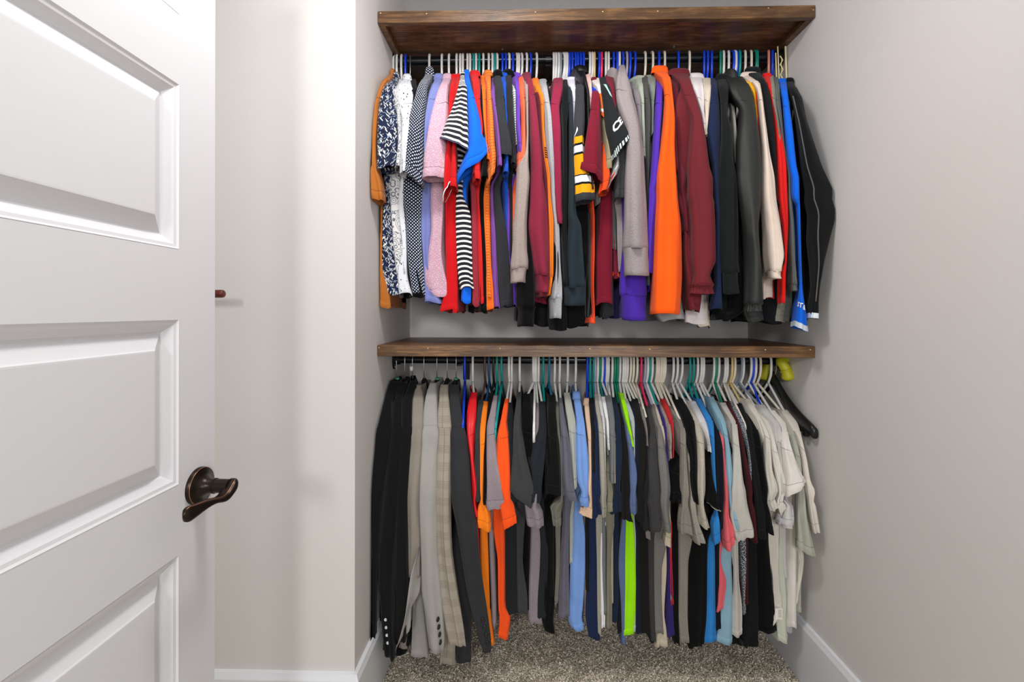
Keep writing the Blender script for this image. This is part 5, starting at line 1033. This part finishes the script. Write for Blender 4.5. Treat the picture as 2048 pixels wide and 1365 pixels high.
l|t_shirt|t-shirt|light grey tee with a rolled sleeve cuff|b4b0a8|plain|green|1429.4|807.7,1439.5,1452.7 825.3,1450.5,1462.3 844.1,1461.6,1473.8 879.2,1463.4,1477.5 902.7,1464.4,1479.8 961.2,1463,1485.5 980,1461.3,1489.7 999.9,1461.6,1491.1 1024.8,1458.8,1495.1 1052.2,1464.3,1501.1 1072.1,1478,1494.1|1074.6,1463.8,1477.2 1154.3,1466.3,1478.7 1229,1464.3,1486.2 1270,1465.5,1485.4|n=.006 fold=.006
l|t_shirt|t-shirt|dark maroon tee|561d22|plain|white|1434.6|805.4,1451.2,1459.7 825.3,1461.1,1469.3 844.1,1469.5,1478.4 902.7,1480.3,1490.2 980,1492.2,1505.4 999.9,1492,1504.2 1017.3,1494.1,1509.1 1054.7,1499.1,1511.6 1082.1,1503.6,1513.6|1084.6,1486.7,1496.6 1204.1,1489.2,1496.6|
l|t_shirt|t-shirt|black tee flecked with white|2a2e32|speckle2|white|1447|805.4,1460.6,1470 825.3,1470,1478.7 844.1,1476.6,1487.3 890.9,1492,1498.1 937.8,1498.1,1502.8 961.2,1498.6,1502.1|1072.1,1480.5,1494.1 1099.5,1482.7,1496.6 1129.4,1483.2,1497.1 1191.6,1486.7,1492.2 1229,1486.7,1491.7|
l|t_shirt|t-shirt|faded black tee after the flecked tee|222424|plain|white|1451|810.1,1473,1485.2 830,1482.3,1494.1 848.8,1491.2,1502.5 914.4,1498.3,1511.9 980,1507.3,1522.7 999.9,1510,1523.6 1017.3,1509.8,1527.2 1073.4,1512.7,1530.7|1079.6,1494.8,1514.7 1229,1494.8,1517.2 1291.2,1487.3,1517.7|n=.002
l|t_shirt|t-shirt|black tee before the white tees|0f0f10|plain|yellow|1460|818.3,1486.3,1496.9 844.1,1498,1509.8 867.5,1502,1518.9 937.8,1510,1528.3 980,1512.2,1533.4 999.9,1519.4,1533 1017.3,1519.7,1537.1 1063.4,1526.7,1544.1|1079.6,1509.8,1538.4 1154.3,1513.5,1547.1 1229,1513.5,1552.6 1265.1,1524.7,1552.1|n=.004
l|t_shirt|t-shirt|white tee after the black tees|c9c3b8|plain|cream|1464.6|800.7,1491.7,1502.5 820.6,1502.7,1514.5 844.1,1517,1527.3 874.5,1525.5,1540.2 937.8,1528.5,1543.8 980,1535.1,1553.3 999.9,1531.6,1546.6 1015.4,1536.6,1554.1|1054.7,1535.9,1549.6 1104.5,1538.4,1553.3 1154.3,1542.1,1555.8 1216.5,1548.3,1564.5 1248.9,1527.2,1549.6|
l|t_shirt|t-shirt|white tee with a hem tag|cfc9c0|plain|white|1482|820.6,1511.4,1520.3 844.1,1529.2,1540 879.2,1536.7,1549.6 914.4,1540.9,1556.6 980,1552.6,1569.5 999.9,1548,1562.5 1020.3,1554.6,1570.5|1054.7,1545.9,1558.3 1129.4,1547.1,1557.6 1204.1,1550.8,1563.3 1216.5,1549.6,1564.5|tag=1
l|t_shirt|t-shirt|pale tee on the grey blue hanger|bdbab6|plain|slate|1477|812.4,1519.8,1530.9 832.3,1534.4,1546.1 851.1,1549.8,1561.3 890.9,1553.1,1564.8 937.8,1555,1566 999.9,1561.1,1568.4 1004.9,1564.5,1579.5 1044.7,1552.1,1582 1051,1557.1,1580.7|1051,1559.5,1572 1104.5,1559.5,1572 1154.3,1563.3,1574.5|fold=.006
l|t_shirt|t-shirt|sage white tee|bcc0ae|plain|white|1497|819.5,1527.3,1537.9 839.4,1543.8,1553.1 862.8,1553.1,1564.8 879.2,1557.3,1567.2 937.8,1560.2,1568.4 984.7,1562.5,1569.5|1104.5,1557.1,1567 1204.1,1559.5,1574.5 1238.9,1553.3,1574.5 1281.2,1559.5,1573.2|
l|t_shirt|t-shirt|white tee with a wide hemmed sleeve|d6d0c8|plain|white|1507|823.4,1539.5,1551.7 834.7,1549.6,1562 848.8,1559.7,1572.8 883.9,1561.6,1578.4 914.4,1563.4,1588.3 944.8,1565.3,1600 970.6,1566.7,1610.3 978.8,1567.2,1604.7|1037.3,1580.7,1594.4 1129.4,1580.7,1593.9 1204.1,1579.5,1593.9 1256.3,1579.5,1593.2|n=.02 slant=.02
l|t_shirt|t-shirt|lavender grey tee|aaa6aa|plain|blue|1501.6|813.6,1520.3,1529.7 844.1,1548.4,1556.6 890.9,1560.2,1568.4 999.9,1567.2,1574.2 1004.9,1569.5,1582 1042.2,1549.6,1582|1049.7,1559.5,1582.4 1129.4,1565,1584.4 1204.1,1569.5,1584.4 1263.8,1572,1584.4|n=-.006
l|t_shirt|t-shirt|grey green tee with a long sleeve end|a3a396|plain|cream|1515|830,1566,1578.4 848.8,1571.9,1584.1 867.5,1577,1589.2 914.4,1585.9,1600 961.2,1588.3,1604.7 980,1591.9,1609.3 1029.8,1591.4,1613.1 1079.6,1592.4,1621.8 1102,1593.2,1626.3|1102,1594.4,1605.6 1179.2,1593.2,1601.9 1224,1593.2,1601.9|n=.008
l|t_shirt|t-shirt|white tee ending the row by the black hanger|cdc5ba|plain|white|1537|823.4,1564.4,1578.4 834.7,1571.9,1588.3 848.8,1580.3,1597.2 879.2,1594.4,1604.2 916.7,1601.4,1612.2 961.2,1607.5,1619.2 980,1608.3,1627.3 999.9,1613.1,1625.8 1009.9,1613.1,1629.8 1033.5,1614.3,1634.7 1060.2,1621.8,1637.2|1079.6,1589.4,1604.4 1119.4,1599.4,1608.8 1204.1,1589.4,1594.4|n=.012
"""
LABELS = {}
specs = [l.split('|') for l in SPEC.strip().splitlines()]
for p in specs:
    short = p[3]; hn = HN.get(p[6], p[6]); kind = 'suit' if p[6] == 'suit' else ('metal' if p[6] == 'steel' else 'plastic')
    where = ' on the upper rod' if p[0] == 'u' else ' on the lower rod'
    nw = len(short.split())
    lab = short + (where if 'rod' not in short and nw <= 12 else '')
    col = '' if hn == 'metal' else hn + ' '
    LABELS[short] = (lab, '%s%s hanger holding the %s' % (col, kind, short))
for i, p in enumerate(specs):
    garment(i, p[0], p[1], p[2], p[3], p[4], p[5], p[6], float(p[7]), p[8], p[9], p[10])

# ------------------------------------------------------------------ hangers whose clothes cannot be told apart, or that are empty
def bare(rk, color, hxpx, tipx, tipy, label, U=0.2):
    zr = GROUPS[rk][2]; hx = at(hxpx, 118 if rk == 'u' else 720, YROD).x
    near = at(tipx, tipy, YROD - U); fr = Vector((hx - (near.x - hx) * 0.75, YROD + U * 0.8, near.z)); fr.x = min(max(fr.x, XMIN + 0.01), XMAX - 0.01)
    return make_hanger(color, hx, zr, near, fr, label, 'clothes_hanger', GROUPS[rk][1])
bare('u', 'white', 1128.6, 1150, 178, 'white plastic hanger tucked in front of the row of blue hooks')
bare('u', 'white', 1132.8, 1156, 178, 'white plastic hanger touching the first blue hook of the row')
bare('u', 'blue', 1154, 1178, 180, 'blue plastic hanger, fourth hook of the tight row of six blue hooks')
bare('u', 'blue', 1159.8, 1184, 180, 'blue plastic hanger, fifth hook of the tight row of six blue hooks')
bare('u', 'blue', 1165.6, 1190, 180, 'blue plastic hanger, last hook of the tight row of six blue hooks')
bare('u', 'white', 1467, 1530, 200, 'white plastic hanger between blue and teal hooks above the windbreaker hood')
bare('u', 'blue', 1462.4, 1524, 200, 'blue plastic hanger hook just behind the windbreaker hood')
bare('u', 'green', 1507, 1575, 200, 'green plastic hanger hook beside the cream hook and a teal hook')
bare('l', 'blue', 930, 926, 852, 'bright blue empty plastic hanger between the suits and the red tee')
bare('l', 'teal', 1004, 991, 858, 'bright teal empty plastic hanger beside the vivid orange red tee', 0.215)
bare('l', 'white', 1070, 1068, 862, 'white empty plastic hanger in front of the jet black tee', 0.215)
bare('l', 'white', 1216, 1232, 870, 'white plastic hanger between blue and green hooks on the lower rod')
bare('l', 'cream', 1272, 1305, 880, 'cream plastic hanger hook nearest the pink hanger')
bare('l', 'cream', 1326.5, 1378, 880, 'cream plastic hanger, last hook of the tight cream row')
bare('l', 'cream', 1451, 1500, 872, 'cream plastic hanger hook before the yellowish hanger on the lower rod')

# black clip hanger at the far end, and the yellow loop over the rod
hx = at(1547, 722, YROD).x
near = at(1631, 868, YROD - 0.215); fr = Vector((hx - 0.02, YROD + 0.2, near.z))
ch = empty('clip_hanger', (hx, YROD, ZRL + RR), 'empty black plastic suit hanger with clips beside the last white tee', 'hanger', GROUPS['l'][1])
bm = plastic('suit_hanger_black', '0e0e10', 0.35)
q = MB(); n = (Vector((near.x, near.y, 0)) - Vector((hx, YROD, 0))).normalized(); ring = RR + 0.0026
P_ = lambda u, z: Vector((hx, YROD, z)) + n * u
q.tube([P_(ring * math.cos(a), ZRL + ring * math.sin(a)) for a in [math.radians(205 - 205 * i / 12) for i in range(13)]] + [P_(ring, ZRL - 0.03), P_(ring * 0.5, ZRL - 0.05), P_(0, ZRL - 0.075)], 0.0019, 8)
q.build('hook', plastic('hanger_wire', 'b4b4b2', 0.28, 0.85), ch, True)
neck = P_(0, ZRL - 0.062); sd = Vector((-n.y, n.x, 0))
for tip in (near, fr):
    q = MB(); rings = []
    for i in range(15):
        t = i / 14; p = neck.lerp(tip, t) + Vector((0, 0, -0.024 * math.sin(PI * t) * (1 - 0.4 * t))); hh = 0.019 + 0.006 * (1 - t) ** 2; ww = 0.006 + 0.012 * t
        if t > 0.93: hh *= 0.85
        rings.append([p + Vector((0, 0, hh * math.copysign(abs(math.sin(a)) ** 0.6, math.sin(a)))) + sd * ww * 0.5 * math.copysign(abs(math.cos(a)) ** 0.6, math.cos(a)) for a in [2 * PI * j / 16 for j in range(16)]])
    q.loft(rings, True, True); q.build('arm', bm, ch, True)
q = MB(); a, b = neck.lerp(near, 0.72) + Vector((0, 0, -0.035)), neck.lerp(fr, 0.72) + Vector((0, 0, -0.035)); q.tube([a, b], 0.003, 8); q.build('trouser_bar', bm, ch, True)
for t in (0.72, 0.80):
    q = MB(); p = neck.lerp(near, t) + Vector((0, 0, -0.034)); q.box((p.x - 0.007, p.y - 0.009, p.z - 0.014), (p.x + 0.007, p.y + 0.009, p.z + 0.012), 0.002); q.build('clip', bm, ch)

yl = empty('yellow_loop', (at(1565, 722, YROD).x, YROD, ZRL), 'yellow padded loop slung over the lower rod by the wall', 'strap')
m_yel = plastic('yellow_foam', 'b9b312', 0.45, bump=(300, 0.2, 0.001))
xa = at(1567, 722, YROD).x
pts = [at(1577, 762, YROD - 0.060), at(1575, 750, YROD - 0.060), at(1570, 736, YROD - 0.056), at(1562, 723, YROD - 0.048)]
pts += [Vector((xa - 0.004, YROD - 0.030, ZRL + 0.012)), Vector((xa - 0.010, YROD - 0.012, ZRL + RR + 0.0105)), Vector((xa - 0.014, YROD + 0.010, ZRL + RR + 0.0105)), Vector((xa - 0.02, YROD + 0.034, ZRL + 0.004)),
        Vector((xa - 0.035, YROD + 0.045, ZRL - 0.03)), Vector((xa - 0.045, YROD + 0.05, ZRL - 0.075))]
def smooth_path(pts, n):
    A = np.array([tuple(p) for p in pts]); s = np.concatenate([[0], np.cumsum(np.linalg.norm(np.diff(A, axis=0), axis=1))]); si = np.linspace(0, s[-1], n)
    return [Vector((pchip(s, A[:, 0], si)[i], pchip(s, A[:, 1], si)[i], pchip(s, A[:, 2], si)[i])) for i in range(n)]
sp = smooth_path(pts, 36); rad = []
for i in range(36):
    t = i / 35; r = 0.0165
    if t < 0.10: r = 0.021 * math.sqrt(max(0.05, 1 - ((0.05 - t) / 0.052) ** 2)) if t < 0.05 else 0.021 - 0.0045 * (t - 0.05) / 0.05
    r = min(r, 0.0098 + 0.0067 * min(1, abs(t - 0.5) / 0.13 - 0.6 if abs(t - 0.5) > 0.08 else 0)) if 0.34 < t < 0.66 else r
    rad.append(r)
q = MB(); q.tube(sp, rad, 16); q.build('foam_tube', m_yel, yl, True)
q = MB(); q.tube([sp[4], sp[5]], 0.0185, 16); q.build('end_ring', m_yel, yl, True)
